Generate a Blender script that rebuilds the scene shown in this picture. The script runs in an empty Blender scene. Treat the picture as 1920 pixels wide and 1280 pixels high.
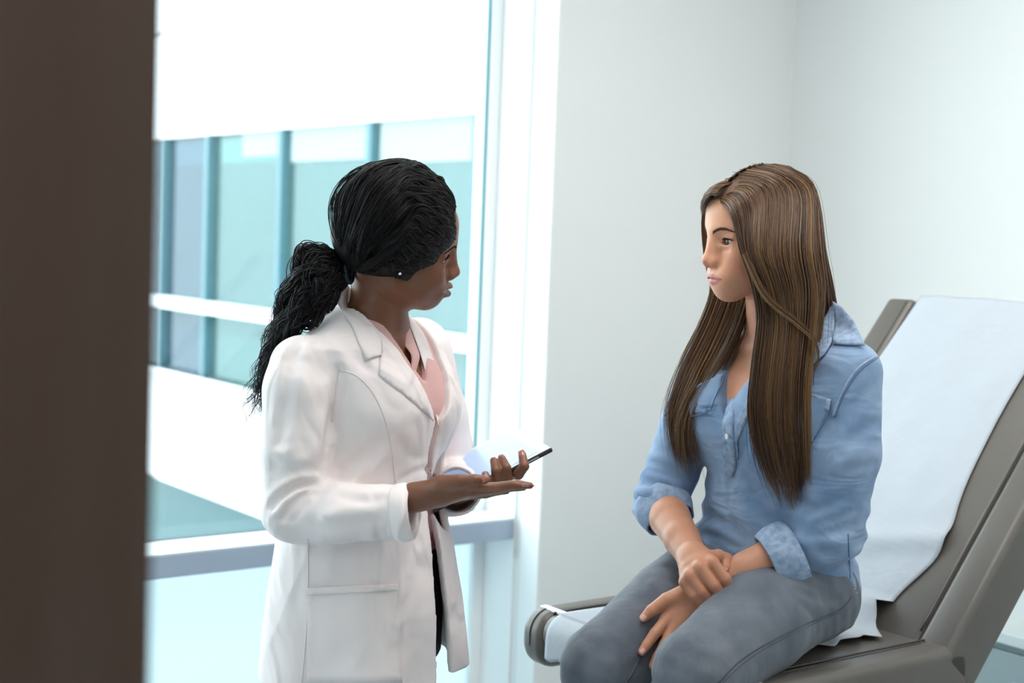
import bpy, bmesh, math, random
import numpy as np
from mathutils import Vector, Matrix, noise as mnoise
from mathutils.bvhtree import BVHTree

random.seed(7)
RNG = np.random.default_rng(7)
SC = bpy.context.scene
COL = SC.collection

# ------------------------------------------------------------------ camera
FPX = 2757.0
PITCH, ROLL = math.radians(4.0), math.radians(2.1)
CAM = np.array([0.0, 0.0, 1.5])
_r0 = np.array([1.0, 0, 0])
_u0 = np.array([0, math.sin(PITCH), math.cos(PITCH)])
CF = np.array([0, math.cos(PITCH), -math.sin(PITCH)])
CR = math.cos(ROLL) * _r0 + math.sin(ROLL) * _u0
CU = -math.sin(ROLL) * _r0 + math.cos(ROLL) * _u0
cam_d = bpy.data.cameras.new('camera')
cam_o = bpy.data.objects.new('camera', cam_d)
COL.objects.link(cam_o)
cam_o.matrix_world = Matrix(((CR[0], CU[0], -CF[0], CAM[0]), (CR[1], CU[1], -CF[1], CAM[1]), (CR[2], CU[2], -CF[2], CAM[2]), (0, 0, 0, 1)))
cam_d.sensor_width = 36.0
cam_d.lens = FPX / 1920 * 36
cam_d.clip_start = 0.02
cam_d.dof.use_dof = True
cam_d.dof.focus_distance = 2.56
cam_d.dof.aperture_fstop = 3.4
SC.camera = cam_o

# ------------------------------------------------------------------ light
SC.view_settings.view_transform = 'Standard'
SC.view_settings.look = 'None'
SC.view_settings.gamma = 1.0
SC.view_settings.use_curve_mapping = False
SC.view_settings.exposure = 0.0
try:
    SC.cycles.use_denoising = True
    SC.cycles.max_bounces = 10
    SC.cycles.diffuse_bounces = 4
    SC.cycles.transparent_max_bounces = 16
except Exception:
    pass
W = bpy.data.worlds.new('sky')
SC.world = W
W.use_nodes = True
SKY_STRENGTH = 5.4
bgn = W.node_tree.nodes['Background']
bgn.inputs[0].default_value = (0.90, 0.955, 1.0, 1)
bgn.inputs[1].default_value = SKY_STRENGTH

# ------------------------------------------------------------------ helpers
def P(px, py, Y):
    """point of the place seen at a photo pixel, at distance Y into the room"""
    d = CF + (px - 960) / FPX * CR + (640 - py) / FPX * CU
    return CAM + d * (Y / d[1])

def unit(v):
    v = np.asarray(v, float)
    return v / np.linalg.norm(v)

def nodes_of(m):
    m.use_nodes = True
    return m.node_tree.nodes, m.node_tree.links, m.node_tree.nodes['Principled BSDF']

def mat(name, col, rough=0.5, metal=0.0, spec=0.5, var=0.0, vscale=8.0, bump=0.0, bscale=60.0, sss=0.0, sheen=0.0, coat=0.0, detail=4, stretch=None, vcol2=None, bdist=0.002, crease=None):
    m = bpy.data.materials.new(name)
    N, L, B = nodes_of(m)
    c = tuple(col) + (1,)
    B.inputs['Base Color'].default_value = c
    B.inputs['Roughness'].default_value = rough
    B.inputs['Metallic'].default_value = metal
    B.inputs['Specular IOR Level'].default_value = spec
    if sss:
        B.inputs['Subsurface Weight'].default_value = sss
        B.inputs['Subsurface Radius'].default_value = (0.012, 0.005, 0.0028)
        B.inputs['Subsurface Scale'].default_value = 0.5
    if sheen:
        B.inputs['Sheen Weight'].default_value = sheen
    if coat:
        B.inputs['Coat Weight'].default_value = coat
    tc = N.new('ShaderNodeTexCoord')
    mp = N.new('ShaderNodeMapping')
    L.new(tc.outputs['Object'], mp.inputs[0])
    if stretch:
        mp.inputs['Scale'].default_value = stretch
    if var or vcol2:
        n = N.new('ShaderNodeTexNoise')
        n.inputs['Scale'].default_value = vscale
        n.inputs['Detail'].default_value = detail
        L.new(mp.outputs[0], n.inputs['Vector'])
        mx = N.new('ShaderNodeMixRGB')
        c2 = vcol2 or tuple(max(0, x * (1 - var)) for x in col)
        mx.inputs[1].default_value = c
        mx.inputs[2].default_value = tuple(c2) + (1,)
        rp = N.new('ShaderNodeMapRange')
        rp.inputs[1].default_value = 0.35
        rp.inputs[2].default_value = 0.68
        L.new(n.outputs[0], rp.inputs[0])
        L.new(rp.outputs[0], mx.inputs[0])
        L.new(mx.outputs[0], B.inputs['Base Color'])
    if bump:
        n = N.new('ShaderNodeTexNoise')
        n.inputs['Scale'].default_value = bscale
        n.inputs['Detail'].default_value = detail
        L.new(mp.outputs[0], n.inputs['Vector'])
        bp = N.new('ShaderNodeBump')
        bp.inputs['Strength'].default_value = bump
        bp.inputs['Distance'].default_value = bdist
        L.new(n.outputs[0], bp.inputs['Height'])
        L.new(bp.outputs[0], B.inputs['Normal'])
        if crease:                      # soft cloth creases: (scale, strength, depth, stretch)
            m2 = N.new('ShaderNodeMapping'); L.new(tc.outputs['Object'], m2.inputs[0])
            m2.inputs['Scale'].default_value = crease[3]
            m2.inputs['Rotation'].default_value = (0.25, 0.2, 0.3)
            n2 = N.new('ShaderNodeTexNoise')
            n2.inputs['Scale'].default_value = crease[0]; n2.inputs['Detail'].default_value = 2.0; n2.inputs['Distortion'].default_value = 1.2
            L.new(m2.outputs[0], n2.inputs['Vector'])
            b2 = N.new('ShaderNodeBump'); b2.inputs['Strength'].default_value = crease[1]; b2.inputs['Distance'].default_value = crease[2]
            L.new(n2.outputs[0], b2.inputs['Height']); L.new(b2.outputs[0], bp.inputs['Normal'])
    return m

def world_loc(o):
    l = np.zeros(3)
    while o is not None:
        l += np.array(o.location)
        o = o.parent
    return l

def tag(o, label=None, cat=None, group=None, kind=None):
    if label: o['label'] = label
    if cat: o['category'] = cat
    if group: o['group'] = group
    if kind: o['kind'] = kind
    return o

def empty(name, loc, label=None, cat=None, group=None, kind=None):
    o = bpy.data.objects.new(name, None)
    COL.objects.link(o)
    o.location = loc
    o.empty_display_size = 0.1
    return tag(o, label, cat, group, kind)

def build(name, verts, faces, material, parent=None, smooth=True, label=None, bevel=0.0, solid=0.0, subsurf=0, recalc=True, attr=None, solid_off=0.0, segs=2):
    """link verts / faces (world coordinates) as one mesh object under parent"""
    V = np.asarray(verts, float).reshape(-1, 3)
    off = world_loc(parent) if parent is not None else np.zeros(3)
    me = bpy.data.meshes.new(name)
    me.from_pydata((V - off).tolist(), [], faces if isinstance(faces, list) else faces.tolist())
    if recalc:
        bm = bmesh.new()
        bm.from_mesh(me)
        bmesh.ops.recalc_face_normals(bm, faces=bm.faces)
        bm.to_mesh(me)
        bm.free()
    if attr is not None:
        a = me.color_attributes.new('Col', 'FLOAT_COLOR', 'POINT')
        c = np.ones((len(V), 4), np.float32)
        c[:, :3] = attr
        a.data.foreach_set('color', c.ravel())
    me.materials.append(material)
    if smooth:
        me.polygons.foreach_set('use_smooth', [True] * len(me.polygons))
    o = bpy.data.objects.new(name, me)
    COL.objects.link(o)
    if parent is not None:
        o.parent = parent
    if solid:
        md = o.modifiers.new('solid', 'SOLIDIFY')
        md.thickness = solid
        md.offset = solid_off
    if bevel:
        md = o.modifiers.new('bevel', 'BEVEL')
        md.width = bevel
        md.segments = segs
        md.limit_method = 'ANGLE'
        md.angle_limit = math.radians(40)
    if subsurf:
        md = o.modifiers.new('sub', 'SUBSURF')
        md.levels = md.render_levels = subsurf
    if label:
        o['label'] = label
    return o

BOXF = [[0, 1, 3, 2], [4, 6, 7, 5], [0, 4, 5, 1], [2, 3, 7, 6], [0, 2, 6, 4], [1, 5, 7, 3]]

def box(name, fn, a, b, material, parent=None, bevel=0.0, smooth=False, label=None, **k):
    """a box between local corners a and b; fn maps local to world"""
    vs = [fn(x, y, z) for x in (a[0], b[0]) for y in (a[1], b[1]) for z in (a[2], b[2])]
    return build(name, vs, [list(f) for f in BOXF], material, parent, smooth=smooth, bevel=bevel, label=label, **k)

def tube(pts, rad, sides=8, cap=True):
    """verts, faces of a tube along pts; rad is a number or one per point"""
    pts = np.asarray(pts, float)
    n = len(pts)
    rad = np.full(n, rad) if np.isscalar(rad) else np.asarray(rad, float)
    T = np.gradient(pts, axis=0)
    T /= np.linalg.norm(T, axis=1)[:, None] + 1e-12
    ref = np.array([0.0, 0, 1]) if abs(T[0][2]) < 0.9 else np.array([1.0, 0, 0])
    A = np.zeros_like(pts)
    a = unit(np.cross(T[0], ref))
    for i in range(n):
        a = a - T[i] * (a @ T[i])
        a = a / (np.linalg.norm(a) + 1e-12)
        A[i] = a
    Bn = np.cross(T, A)
    th = np.arange(sides) * 2 * math.pi / sides
    ring = A[:, None, :] * np.cos(th)[None, :, None] + Bn[:, None, :] * np.sin(th)[None, :, None]
    V = (pts[:, None, :] + ring * rad[:, None, None]).reshape(-1, 3)
    Fc = []
    for i in range(n - 1):
        for j in range(sides):
            k = (j + 1) % sides
            Fc.append([i * sides + j, i * sides + k, (i + 1) * sides + k, (i + 1) * sides + j])
    if cap:
        Fc.append(list(range(sides))[::-1])
        Fc.append([(n - 1) * sides + j for j in range(sides)])
    return V, Fc

def spline(ctrl, n):
    """Catmull-Rom through ctrl, n samples (any dimension)"""
    c = np.asarray(ctrl, float)
    c = np.vstack([2 * c[0] - c[1], c, 2 * c[-1] - c[-2]])
    m = len(c) - 3
    t = np.linspace(0, m - 1e-9, n)
    i = t.astype(int)
    f = (t - i)[:, None]
    p0, p1, p2, p3 = c[i], c[i + 1], c[i + 2], c[i + 3]
    return 0.5 * ((2 * p1) + (-p0 + p2) * f + (2 * p0 - 5 * p1 + 4 * p2 - p3) * f ** 2 + (-p0 + 3 * p1 - 3 * p2 + p3) * f ** 3)

def grid_faces(nu, nv, wrap=False):
    f = []
    for i in range(nu - 1):
        for j in range(nv if wrap else nv - 1):
            k = (j + 1) % nv
            f.append([i * nv + j, i * nv + k, (i + 1) * nv + k, (i + 1) * nv + j])
    return f

# ------------------------------------------------------------------ distance fields
class Field:
    """smooth unions of simple volumes, turned into one continuous surface"""
    def __init__(self, warp=None):
        self.ops = []
        self.warp = warp
    def add(self, fn, lo, hi, k=0.0, op='u'):
        self.ops.append((fn, np.minimum(lo, hi), np.maximum(lo, hi), k, op))
        return self
    def cone(self, a, b, ra, rb, k=0.01, op='u'):
        a = np.asarray(a, float); b = np.asarray(b, float)
        d = b - a
        dd = float(d @ d) + 1e-12
        def fn(X, Y, Z):
            t = np.clip(((X - a[0]) * d[0] + (Y - a[1]) * d[1] + (Z - a[2]) * d[2]) / dd, 0, 1)
            return np.sqrt((X - a[0] - t * d[0]) ** 2 + (Y - a[1] - t * d[1]) ** 2 + (Z - a[2] - t * d[2]) ** 2) - (ra + (rb - ra) * t)
        m = max(ra, rb)
        return self.add(fn, np.minimum(a, b) - m, np.maximum(a, b) + m, k, op)
    def chain(self, pts, rads, k=0.01, op='u'):
        pts = [np.asarray(p, float) for p in pts]
        def fn(X, Y, Z):
            D = None
            for i in range(len(pts) - 1):
                a, d = pts[i], pts[i + 1] - pts[i]
                dd = float(d @ d) + 1e-12
                t = np.clip(((X - a[0]) * d[0] + (Y - a[1]) * d[1] + (Z - a[2]) * d[2]) / dd, 0, 1)
                q = np.sqrt((X - a[0] - t * d[0]) ** 2 + (Y - a[1] - t * d[1]) ** 2 + (Z - a[2] - t * d[2]) ** 2) - (rads[i] + (rads[i + 1] - rads[i]) * t)
                if D is None:
                    D = q
                else:
                    kk = 0.25 * min(rads)
                    hh = np.maximum(kk - np.abs(D - q), 0) / kk
                    D = np.minimum(D, q) - hh * hh * kk * 0.25
            return D
        m = max(rads)
        return self.add(fn, np.min(pts, axis=0) - m, np.max(pts, axis=0) + m, k, op)
    def ell(self, c, r, k=0.01, op='u', M=None):
        c = np.asarray(c, float); r = np.asarray(r, float)
        mr = r.max()
        def fn(X, Y, Z):
            x, y, z = X - c[0], Y - c[1], Z - c[2]
            if M is not None:
                x, y, z = (M[0][0] * x + M[1][0] * y + M[2][0] * z, M[0][1] * x + M[1][1] * y + M[2][1] * z, M[0][2] * x + M[1][2] * y + M[2][2] * z)
            k0 = np.sqrt((x / r[0]) ** 2 + (y / r[1]) ** 2 + (z / r[2]) ** 2)
            k1 = np.sqrt((x / r[0] ** 2) ** 2 + (y / r[1] ** 2) ** 2 + (z / r[2] ** 2) ** 2) + 1e-9
            return k0 * (k0 - 1) / k1
        e = r if M is None else np.full(3, mr)
        return self.add(fn, c - e, c + e, k, op)
    def fold(self, pts, amp, sig):
        """a groove (amp > 0) or ridge (amp < 0) pressed along a line"""
        pts = [np.asarray(p, float) for p in spline(np.array(pts), max(6, 3 * len(pts)))]
        def fn(X, Y, Z):
            D = None
            for i in range(len(pts) - 1):
                a, d = pts[i], pts[i + 1] - pts[i]
                dd = float(d @ d) + 1e-12
                t = np.clip(((X - a[0]) * d[0] + (Y - a[1]) * d[1] + (Z - a[2]) * d[2]) / dd, 0, 1)
                q = (X - a[0] - t * d[0]) ** 2 + (Y - a[1] - t * d[1]) ** 2 + (Z - a[2] - t * d[2]) ** 2
                D = q if D is None else np.minimum(D, q)
            return amp * np.exp(-D / (sig * sig))
        return self.add(fn, np.min(pts, axis=0) - 2.6 * sig, np.max(pts, axis=0) + 2.6 * sig, 0.0, 'd')
    def eval(self, X, Y, Z, ax):
        F = np.full(np.broadcast(X, Y, Z).shape, 1.0, np.float32)
        h = ax[0][1] - ax[0][0]
        for fn, lo, hi, k, op in self.ops:
            m = k + 3 * h
            sl = []
            for d in range(3):
                i0 = int(np.searchsorted(ax[d], lo[d] - m)); i1 = int(np.searchsorted(ax[d], hi[d] + m))
                sl.append(slice(i0, i1))
            if any(s.stop <= s.start for s in sl):
                continue
            d = fn(X[sl[0]], Y[:, sl[1]], Z[:, :, sl[2]])
            s = tuple(sl)
            A = F[s]
            if op == 'u':
                if k > 0:
                    hh = np.maximum(k - np.abs(A - d), 0) / k
                    F[s] = np.minimum(A, d) - hh * hh * k * 0.25
                else:
                    F[s] = np.minimum(A, d)
            elif op == 's':
                d = -d
                if k > 0:
                    hh = np.maximum(k - np.abs(A - d), 0) / k
                    F[s] = np.maximum(A, d) + hh * hh * k * 0.25
                else:
                    F[s] = np.maximum(A, d)
            elif op == 'd':
                F[s] = A + d
        return F
    def mesh(self, lo, hi, h, smooth=1, disp=None):
        ax = [np.arange(lo[d], hi[d] + h, h) for d in range(3)]
        X = ax[0][:, None, None].astype(np.float32); Y = ax[1][None, :, None].astype(np.float32); Z = ax[2][None, None, :].astype(np.float32)
        F = self.eval(X, Y, Z, ax)
        if disp is not None:
            F = F + disp(X, Y, Z)
        return nets(F, ax, h, smooth)

def nets(F, ax, h, smooth=1):
    """surface nets"""
    S = F < 0
    nx, ny, nz = F.shape
    cnt = np.zeros((nx - 1, ny - 1, nz - 1), np.uint8)
    for dx in (0, 1):
        for dy in (0, 1):
            for dz in (0, 1):
                cnt += S[dx:nx - 1 + dx, dy:ny - 1 + dy, dz:nz - 1 + dz]
    act = (cnt > 0) & (cnt < 8)
    idx = np.argwhere(act)
    vid = np.full(act.shape, -1, np.int64)
    vid[act] = np.arange(len(idx))
    acc = np.zeros((len(idx), 3)); num = np.zeros(len(idx))
    I, J, K = idx.T
    corners = [(0, 0, 0), (1, 0, 0), (0, 1, 0), (1, 1, 0), (0, 0, 1), (1, 0, 1), (0, 1, 1), (1, 1, 1)]
    val = [F[I + c[0], J + c[1], K + c[2]].astype(float) for c in corners]
    for a in range(8):
        for b in range(a + 1, 8):
            df = [corners[b][q] - corners[a][q] for q in range(3)]
            if sum(abs(q) for q in df) != 1:
                continue
            va, vb = val[a], val[b]
            m = (va < 0) != (vb < 0)
            t = np.where(m, va / np.where(m, va - vb, 1), 0)
            for q in range(3):
                acc[:, q] += np.where(m, corners[a][q] + t * df[q], 0)
            num += m
    V = idx + acc / num[:, None]
    V = V * h + np.array([ax[0][0], ax[1][0], ax[2][0]])
    faces = []
    for d in range(3):
        a, b = [q for q in range(3) if q != d]
        sl0 = [slice(None)] * 3; sl1 = [slice(None)] * 3
        sl0[d] = slice(0, -1); sl1[d] = slice(1, None)
        ch = S[tuple(sl0)] != S[tuple(sl1)]
        first = S[tuple(sl0)]
        e = np.argwhere(ch)
        m = (e[:, a] > 0) & (e[:, b] > 0) & (e[:, a] < F.shape[a] - 1) & (e[:, b] < F.shape[b] - 1)
        e = e[m]
        ins = first[tuple(e.T)]
        def cell(da, db):
            q = e.copy(); q[:, a] += da; q[:, b] += db
            return vid[tuple(q.T)]
        q = np.stack([cell(-1, -1), cell(0, -1), cell(0, 0), cell(-1, 0)], 1)
        flip = ins if d != 1 else ~ins
        q[~flip] = q[~flip][:, ::-1]
        faces.append(q)
    Q = np.concatenate(faces)
    for _ in range(smooth):
        for lam in (0.5, -0.52):
            s = np.zeros_like(V); c = np.zeros(len(V))
            for i in range(4):
                j = (i + 1) % 4
                np.add.at(s, Q[:, i], V[Q[:, j]]); np.add.at(c, Q[:, i], 1)
                np.add.at(s, Q[:, j], V[Q[:, i]]); np.add.at(c, Q[:, j], 1)
            V = V + lam * (s / np.maximum(c, 1)[:, None] - V)
    return V, Q

def join(parts):
    Vs, Qs, o = [], [], 0
    for V, Q in parts:
        V = np.asarray(V)
        Vs.append(V)
        Qs += [[i + o for i in f] for f in (Q.tolist() if hasattr(Q, 'tolist') else Q)]
        o += len(V)
    return np.vstack(Vs), Qs

def bvh_of(V, Q):
    return BVHTree.FromPolygons([tuple(v) for v in np.asarray(V).tolist()], [tuple(f) for f in (Q.tolist() if hasattr(Q, 'tolist') else Q)])

def cast(tree, px, py):
    """where the line of sight of a photo pixel meets a surface"""
    d = CF + (px - 960) / FPX * CR + (640 - py) / FPX * CU
    d = d / np.linalg.norm(d)
    loc, nor, i, dist = tree.ray_cast(Vector(CAM), Vector(d))
    return None if loc is None else (np.array(loc), np.array(nor))

def patch(tree, poly, step, off, thick, name, material, parent, smooth=True, label=None, lift=None, sm=3, attr=None):
    """a sheet of cloth lying on a surface, its outline given as a polygon of photo pixels"""
    poly = np.asarray(poly, float)
    pts = []
    n = len(poly)
    for i in range(n):
        a, b = poly[i], poly[(i + 1) % n]
        m = max(1, int(np.linalg.norm(b - a) / step))
        for k in range(m):
            pts.append(a + (b - a) * k / m)
    nb = len(pts)
    bnd = np.array(pts)
    lo, hi = poly.min(0), poly.max(0)
    def inside(q):
        x, y = q; c = False
        for i in range(n):
            x1, y1 = poly[i]; x2, y2 = poly[(i + 1) % n]
            if (y1 > y) != (y2 > y) and x < (x2 - x1) * (y - y1) / (y2 - y1) + x1:
                c = not c
        return c
    row = 0
    yy = lo[1] + step * 0.5
    while yy < hi[1]:
        xx = lo[0] + step * (0.5 if row % 2 else 0.0)
        while xx < hi[0]:
            q = np.array([xx, yy])
            if inside(q) and np.min(np.linalg.norm(bnd - q, axis=1)) > step * 0.55:
                pts.append(q)
            xx += step
        yy += step * 0.87
        row += 1
    from mathutils.geometry import delaunay_2d_cdt
    r = delaunay_2d_cdt([Vector(q) for q in pts], [(i, (i + 1) % nb) for i in range(nb)], [], 1, 1e-4)
    v2, _, fs = r[0], r[1], r[2]
    W3, N3, ok = [], [], []
    for q in v2:
        h = cast(tree, q[0], q[1])
        if h is None:
            W3.append(None); N3.append(None)
        else:
            W3.append(h[0]); N3.append(h[1])
    good = [i for i in range(len(v2)) if W3[i] is not None]
    gp = np.array([v2[i] for i in good])
    for i in range(len(v2)):
        if W3[i] is None:
            j = good[int(np.argmin(np.linalg.norm(gp - np.array(v2[i]), axis=1)))]
            dist = (W3[j])[1]
            W3[i] = P(v2[i][0], v2[i][1], dist); N3[i] = N3[j]
    W3 = np.array(W3); N3 = np.array(N3)
    fs = [list(f) for f in fs]
    nb_ = [set() for _ in range(len(W3))]
    for f in fs:
        for i in range(len(f)):
            nb_[f[i]].add(f[(i + 1) % len(f)]); nb_[f[(i + 1) % len(f)]].add(f[i])
    isb = np.array([min(np.linalg.norm(bnd - np.array(q), axis=1)) < 0.3 for q in v2])
    vdir = W3 - CAM
    vdir /= np.linalg.norm(vdir, axis=1)[:, None]
    dep = np.linalg.norm(W3 - CAM, axis=1)
    for _ in range(sm):
        nd = dep.copy(); nn = N3.copy()
        for i in range(len(W3)):
            if nb_[i]:
                l = list(nb_[i])
                nd[i] = 0.4 * dep[i] + 0.6 * np.mean(dep[l])
                nn[i] = N3[i] + N3[l].sum(0)
        dep = nd; N3 = nn / (np.linalg.norm(nn, axis=1)[:, None] + 1e-9)
    W3 = CAM + vdir * dep[:, None]
    o2 = np.full(len(W3), off)
    if lift is not None:
        o2 = o2 + np.array([lift(q[0], q[1]) for q in v2])
    W3 = W3 + N3 * o2[:, None]
    # keep the sheet facing outward
    def area2(f):
        return sum(v2[f[i]][0] * v2[f[(i + 1) % len(f)]][1] - v2[f[(i + 1) % len(f)]][0] * v2[f[i]][1] for i in range(len(f)))
    vis = [f if area2(f) < 0 else f[::-1] for f in fs]
    tot = sum(float(np.cross(W3[f[1]] - W3[f[0]], W3[f[2]] - W3[f[0]]) @ N3[f[0]]) for f in vis)
    if tot < 0:
        vis = [f[::-1] for f in vis]
    return build(name, W3, vis, material, parent, smooth=smooth, label=label, solid=thick, solid_off=-1.0, recalc=False, attr=attr)

def seam(tree, line, r, name, material, parent, n=40, off=0.0):
    """a thin cord following a surface along a line of photo pixels"""
    q = spline(line, n) if len(line) > 2 else np.linspace(line[0], line[1], n)
    pts = []
    for a in q:
        h = cast(tree, a[0], a[1])
        if h is not None:
            pts.append(h[0] + h[1] * off)
    if len(pts) < 2:
        return None
    pts = np.array(pts)
    keep = [0]
    for i in range(1, len(pts)):
        if np.linalg.norm(pts[i] - pts[keep[-1]]) < 0.08:
            keep.append(i)
    pts = pts[keep]
    if len(pts) < 4:
        return None
    for _ in range(2):
        pts[1:-1] = 0.5 * pts[1:-1] + 0.25 * (pts[2:] + pts[:-2])
    V, Fc = tube(pts, r, 6)
    return build(name, V, Fc, material, parent)

def head_matrix(yaw, pitch, roll):
    cy, sy = math.cos(yaw), math.sin(yaw); cp, sp = math.cos(pitch), math.sin(pitch); cr, sr = math.cos(roll), math.sin(roll)
    Rz = np.array([[cy, -sy, 0], [sy, cy, 0], [0, 0, 1]]); Ry = np.array([[cp, 0, sp], [0, 1, 0], [-sp, 0, cp]]); Rx = np.array([[1, 0, 0], [0, cr, -sr], [0, sr, cr]])
    return Rz @ Ry @ Rx
# ------------------------------------------------------------------ the room
# u runs along the window wall (away to the right), n points from the window into the room
Ux = np.array([0.804, 0.595, 0.0]); Nx = np.array([0.595, -0.804, 0.0])
Ux /= np.linalg.norm(Ux); Nx = np.array([Ux[1], -Ux[0], 0.0])
G0 = np.array([-0.065, 4.5, 0.0])          # right end of the glass
RV = 0.286                                 # depth of the window recess
CEIL = 2.75
def WR(a, b, z):                           # a along the wall (u), b into the room from the glass (n)
    return G0 + Ux * a + Nx * b + np.array([0, 0, z])
UC = 0.966                                 # the corner with the right wall
WIN_L = -4.2                               # left end of the window
ROOM_N = RV + 2.55                         # room side of the wall with the doorway

M_wall = mat('wall_paint', (0.82, 0.825, 0.815), 0.55, bump=0.05, bscale=220)
M_trim = mat('white_window_trim', (0.90, 0.91, 0.91), 0.35)
M_ceil = mat('ceiling_white', (0.82, 0.82, 0.81), 0.8)
M_floor = mat('vinyl_floor', (0.44, 0.51, 0.55), 0.35, var=0.12, vscale=14)
M_alu = mat('grey_aluminium_rail', (0.38, 0.45, 0.55), 0.4, metal=0.1)
M_dark_gasket = mat('dark_gasket', (0.05, 0.07, 0.09), 0.6)

def struct(o):
    o['kind'] = 'structure'
    return o

struct(box('floor', WR, (WIN_L - 0.2, -0.15, -0.1), (UC + 0.2, ROOM_N + 2.6, 0.0), M_floor))
struct(box('ceiling', WR, (WIN_L - 0.2, -0.15, CEIL), (UC + 0.2, ROOM_N + 2.6, CEIL + 0.1), M_ceil))
# wall right of the window, with its reveal
struct(box('wall_back', WR, (0.0, -0.12, 0.0), (UC + 0.2, RV, CEIL), M_wall, bevel=0.004))
struct(box('wall_right', WR, (UC, RV, 0.0), (UC + 0.2, ROOM_N + 2.6, CEIL), M_wall))
struct(box('wall_left', WR, (WIN_L - 0.2, -0.15, 0.0), (WIN_L, ROOM_N + 2.6, CEIL), M_wall))
struct(box('wall_corridor', WR, (WIN_L - 0.2, ROOM_N + 2.4, 0.0), (UC + 0.2, ROOM_N + 2.6, CEIL), M_wall))
# doorway wall: the opening lies around the line of sight
JB = (P(298, 640, 0.80) - Nx * 0.17) * np.array([1, 1, 0])
ja = float((JB - G0) @ Ux); jb = float((JB - G0) @ Nx)
struct(box('wall_front', WR, (WIN_L, jb, 0.0), (ja - 0.14, jb + 0.14, CEIL), M_wall))
struct(box('wall_front_right', WR, (ja + 1.44, jb, 0.0), (UC, jb + 0.14, CEIL), M_wall))
struct(box('wall_front_top', WR, (ja - 0.14, jb, 2.25), (ja + 1.44, jb + 0.14, CEIL), M_wall))
for nm, a0, a1 in (('baseboard_right', RV, jb),):
    struct(box(nm, WR, (UC - 0.012, a0, 0.0), (UC, a1, 0.09), M_trim, bevel=0.003))
struct(box('baseboard_back', WR, (0.0, RV, 0.0), (UC - 0.013, RV + 0.012, 0.09), M_trim, bevel=0.003))

# dark stained door frame beside the camera
M_jamb = mat('dark_brown_stained_wood', (0.135, 0.098, 0.078), 0.42, var=0.35, vscale=2.2, stretch=(6, 6, 0.6), vcol2=(0.105, 0.060, 0.042))
door = empty('door_1', WR(ja, jb, 0), kind='structure')
box('jamb', WR, (ja - 0.135, jb - 0.03, 0.0), (ja, jb + 0.17, 2.25), M_jamb, door, bevel=0.004)
box('jamb', WR, (ja + 1.30, jb - 0.03, 0.0), (ja + 1.435, jb + 0.17, 2.25), M_jamb, door, bevel=0.004)
box('door_head', WR, (ja, jb - 0.03, 2.12), (ja + 1.30, jb + 0.17, 2.25), M_jamb, door, bevel=0.004)

# window: glass wall with posts and one low rail
win = empty('window_1', WR(0, 0, 0), kind='structure')
RAILB, RAILT = 0.60, 0.66
M_glass = bpy.data.materials.new('clear_window_glass')
N, L, B = nodes_of(M_glass)
N.remove(B)
tr = N.new('ShaderNodeBsdfTransparent'); tr.inputs[0].default_value = (0.93, 0.985, 0.985, 1)
gl = N.new('ShaderNodeBsdfGlossy'); gl.inputs['Roughness'].default_value = 0.02
mx = N.new('ShaderNodeMixShader'); mx.inputs[0].default_value = 0.04
L.new(tr.outputs[0], mx.inputs[1]); L.new(gl.outputs[0], mx.inputs[2]); L.new(mx.outputs[0], N['Material Output'].inputs[0])
M_frost = bpy.data.materials.new('frosted_window_glass')
N, L, B = nodes_of(M_frost)
N.remove(B)
tr = N.new('ShaderNodeBsdfTranslucent'); tr.inputs[0].default_value = (0.66, 0.76, 0.78, 1)
df = N.new('ShaderNodeBsdfDiffuse'); df.inputs[0].default_value = (0.66, 0.78, 0.80, 1)
mx = N.new('ShaderNodeMixShader'); mx.inputs[0].default_value = 0.30
L.new(tr.outputs[0], mx.inputs[1]); L.new(df.outputs[0], mx.inputs[2]); L.new(mx.outputs[0], N['Material Output'].inputs[0])
# posts
posts = [-1.55, -3.1]
box('frame_post', WR, (-0.045, -0.06, 0.0), (0.0, 0.012, CEIL), M_trim, win, bevel=0.002)
for a in posts:
    box('frame_post', WR, (a - 0.03, -0.06, 0.0), (a + 0.03, 0.10, CEIL), M_trim, win, bevel=0.002)
edges = [0.0 - 0.045] + posts + [WIN_L]
for i in range(3):
    r_, l_ = edges[i] - (0.03 if i else 0), edges[i + 1] + (0.03 if i < 2 else 0)
    box('pane', WR, (l_, -0.012, RAILT), (r_, 0.0, CEIL - 0.06), M_glass, win)
    box('lower_pane', WR, (l_, -0.012, 0.06), (r_, 0.0, RAILB), M_frost, win, label='pale frosted lower pane')
    box('gasket', WR, (l_, -0.004, RAILT), (r_, 0.006, RAILT + 0.006), M_dark_gasket, win)
box('gasket', WR, (-0.052, -0.004, RAILT), (-0.045, 0.006, CEIL - 0.06), mat('teal_edge_seal', (0.12, 0.30, 0.34), 0.5), win)
box('frame_head', WR, (WIN_L, -0.06, CEIL - 0.06), (0.0, 0.10, CEIL), M_trim, win)
box('frame_foot', WR, (WIN_L, -0.06, 0.0), (0.0, 0.10, 0.06), M_trim, win)
# rail: bright top and grey face
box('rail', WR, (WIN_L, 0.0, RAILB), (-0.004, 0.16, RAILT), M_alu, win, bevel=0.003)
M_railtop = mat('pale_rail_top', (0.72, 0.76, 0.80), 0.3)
box('rail_cap', WR, (WIN_L, 0.006, RAILT), (-0.004, 0.158, RAILT + 0.004), M_railtop, win)
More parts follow.
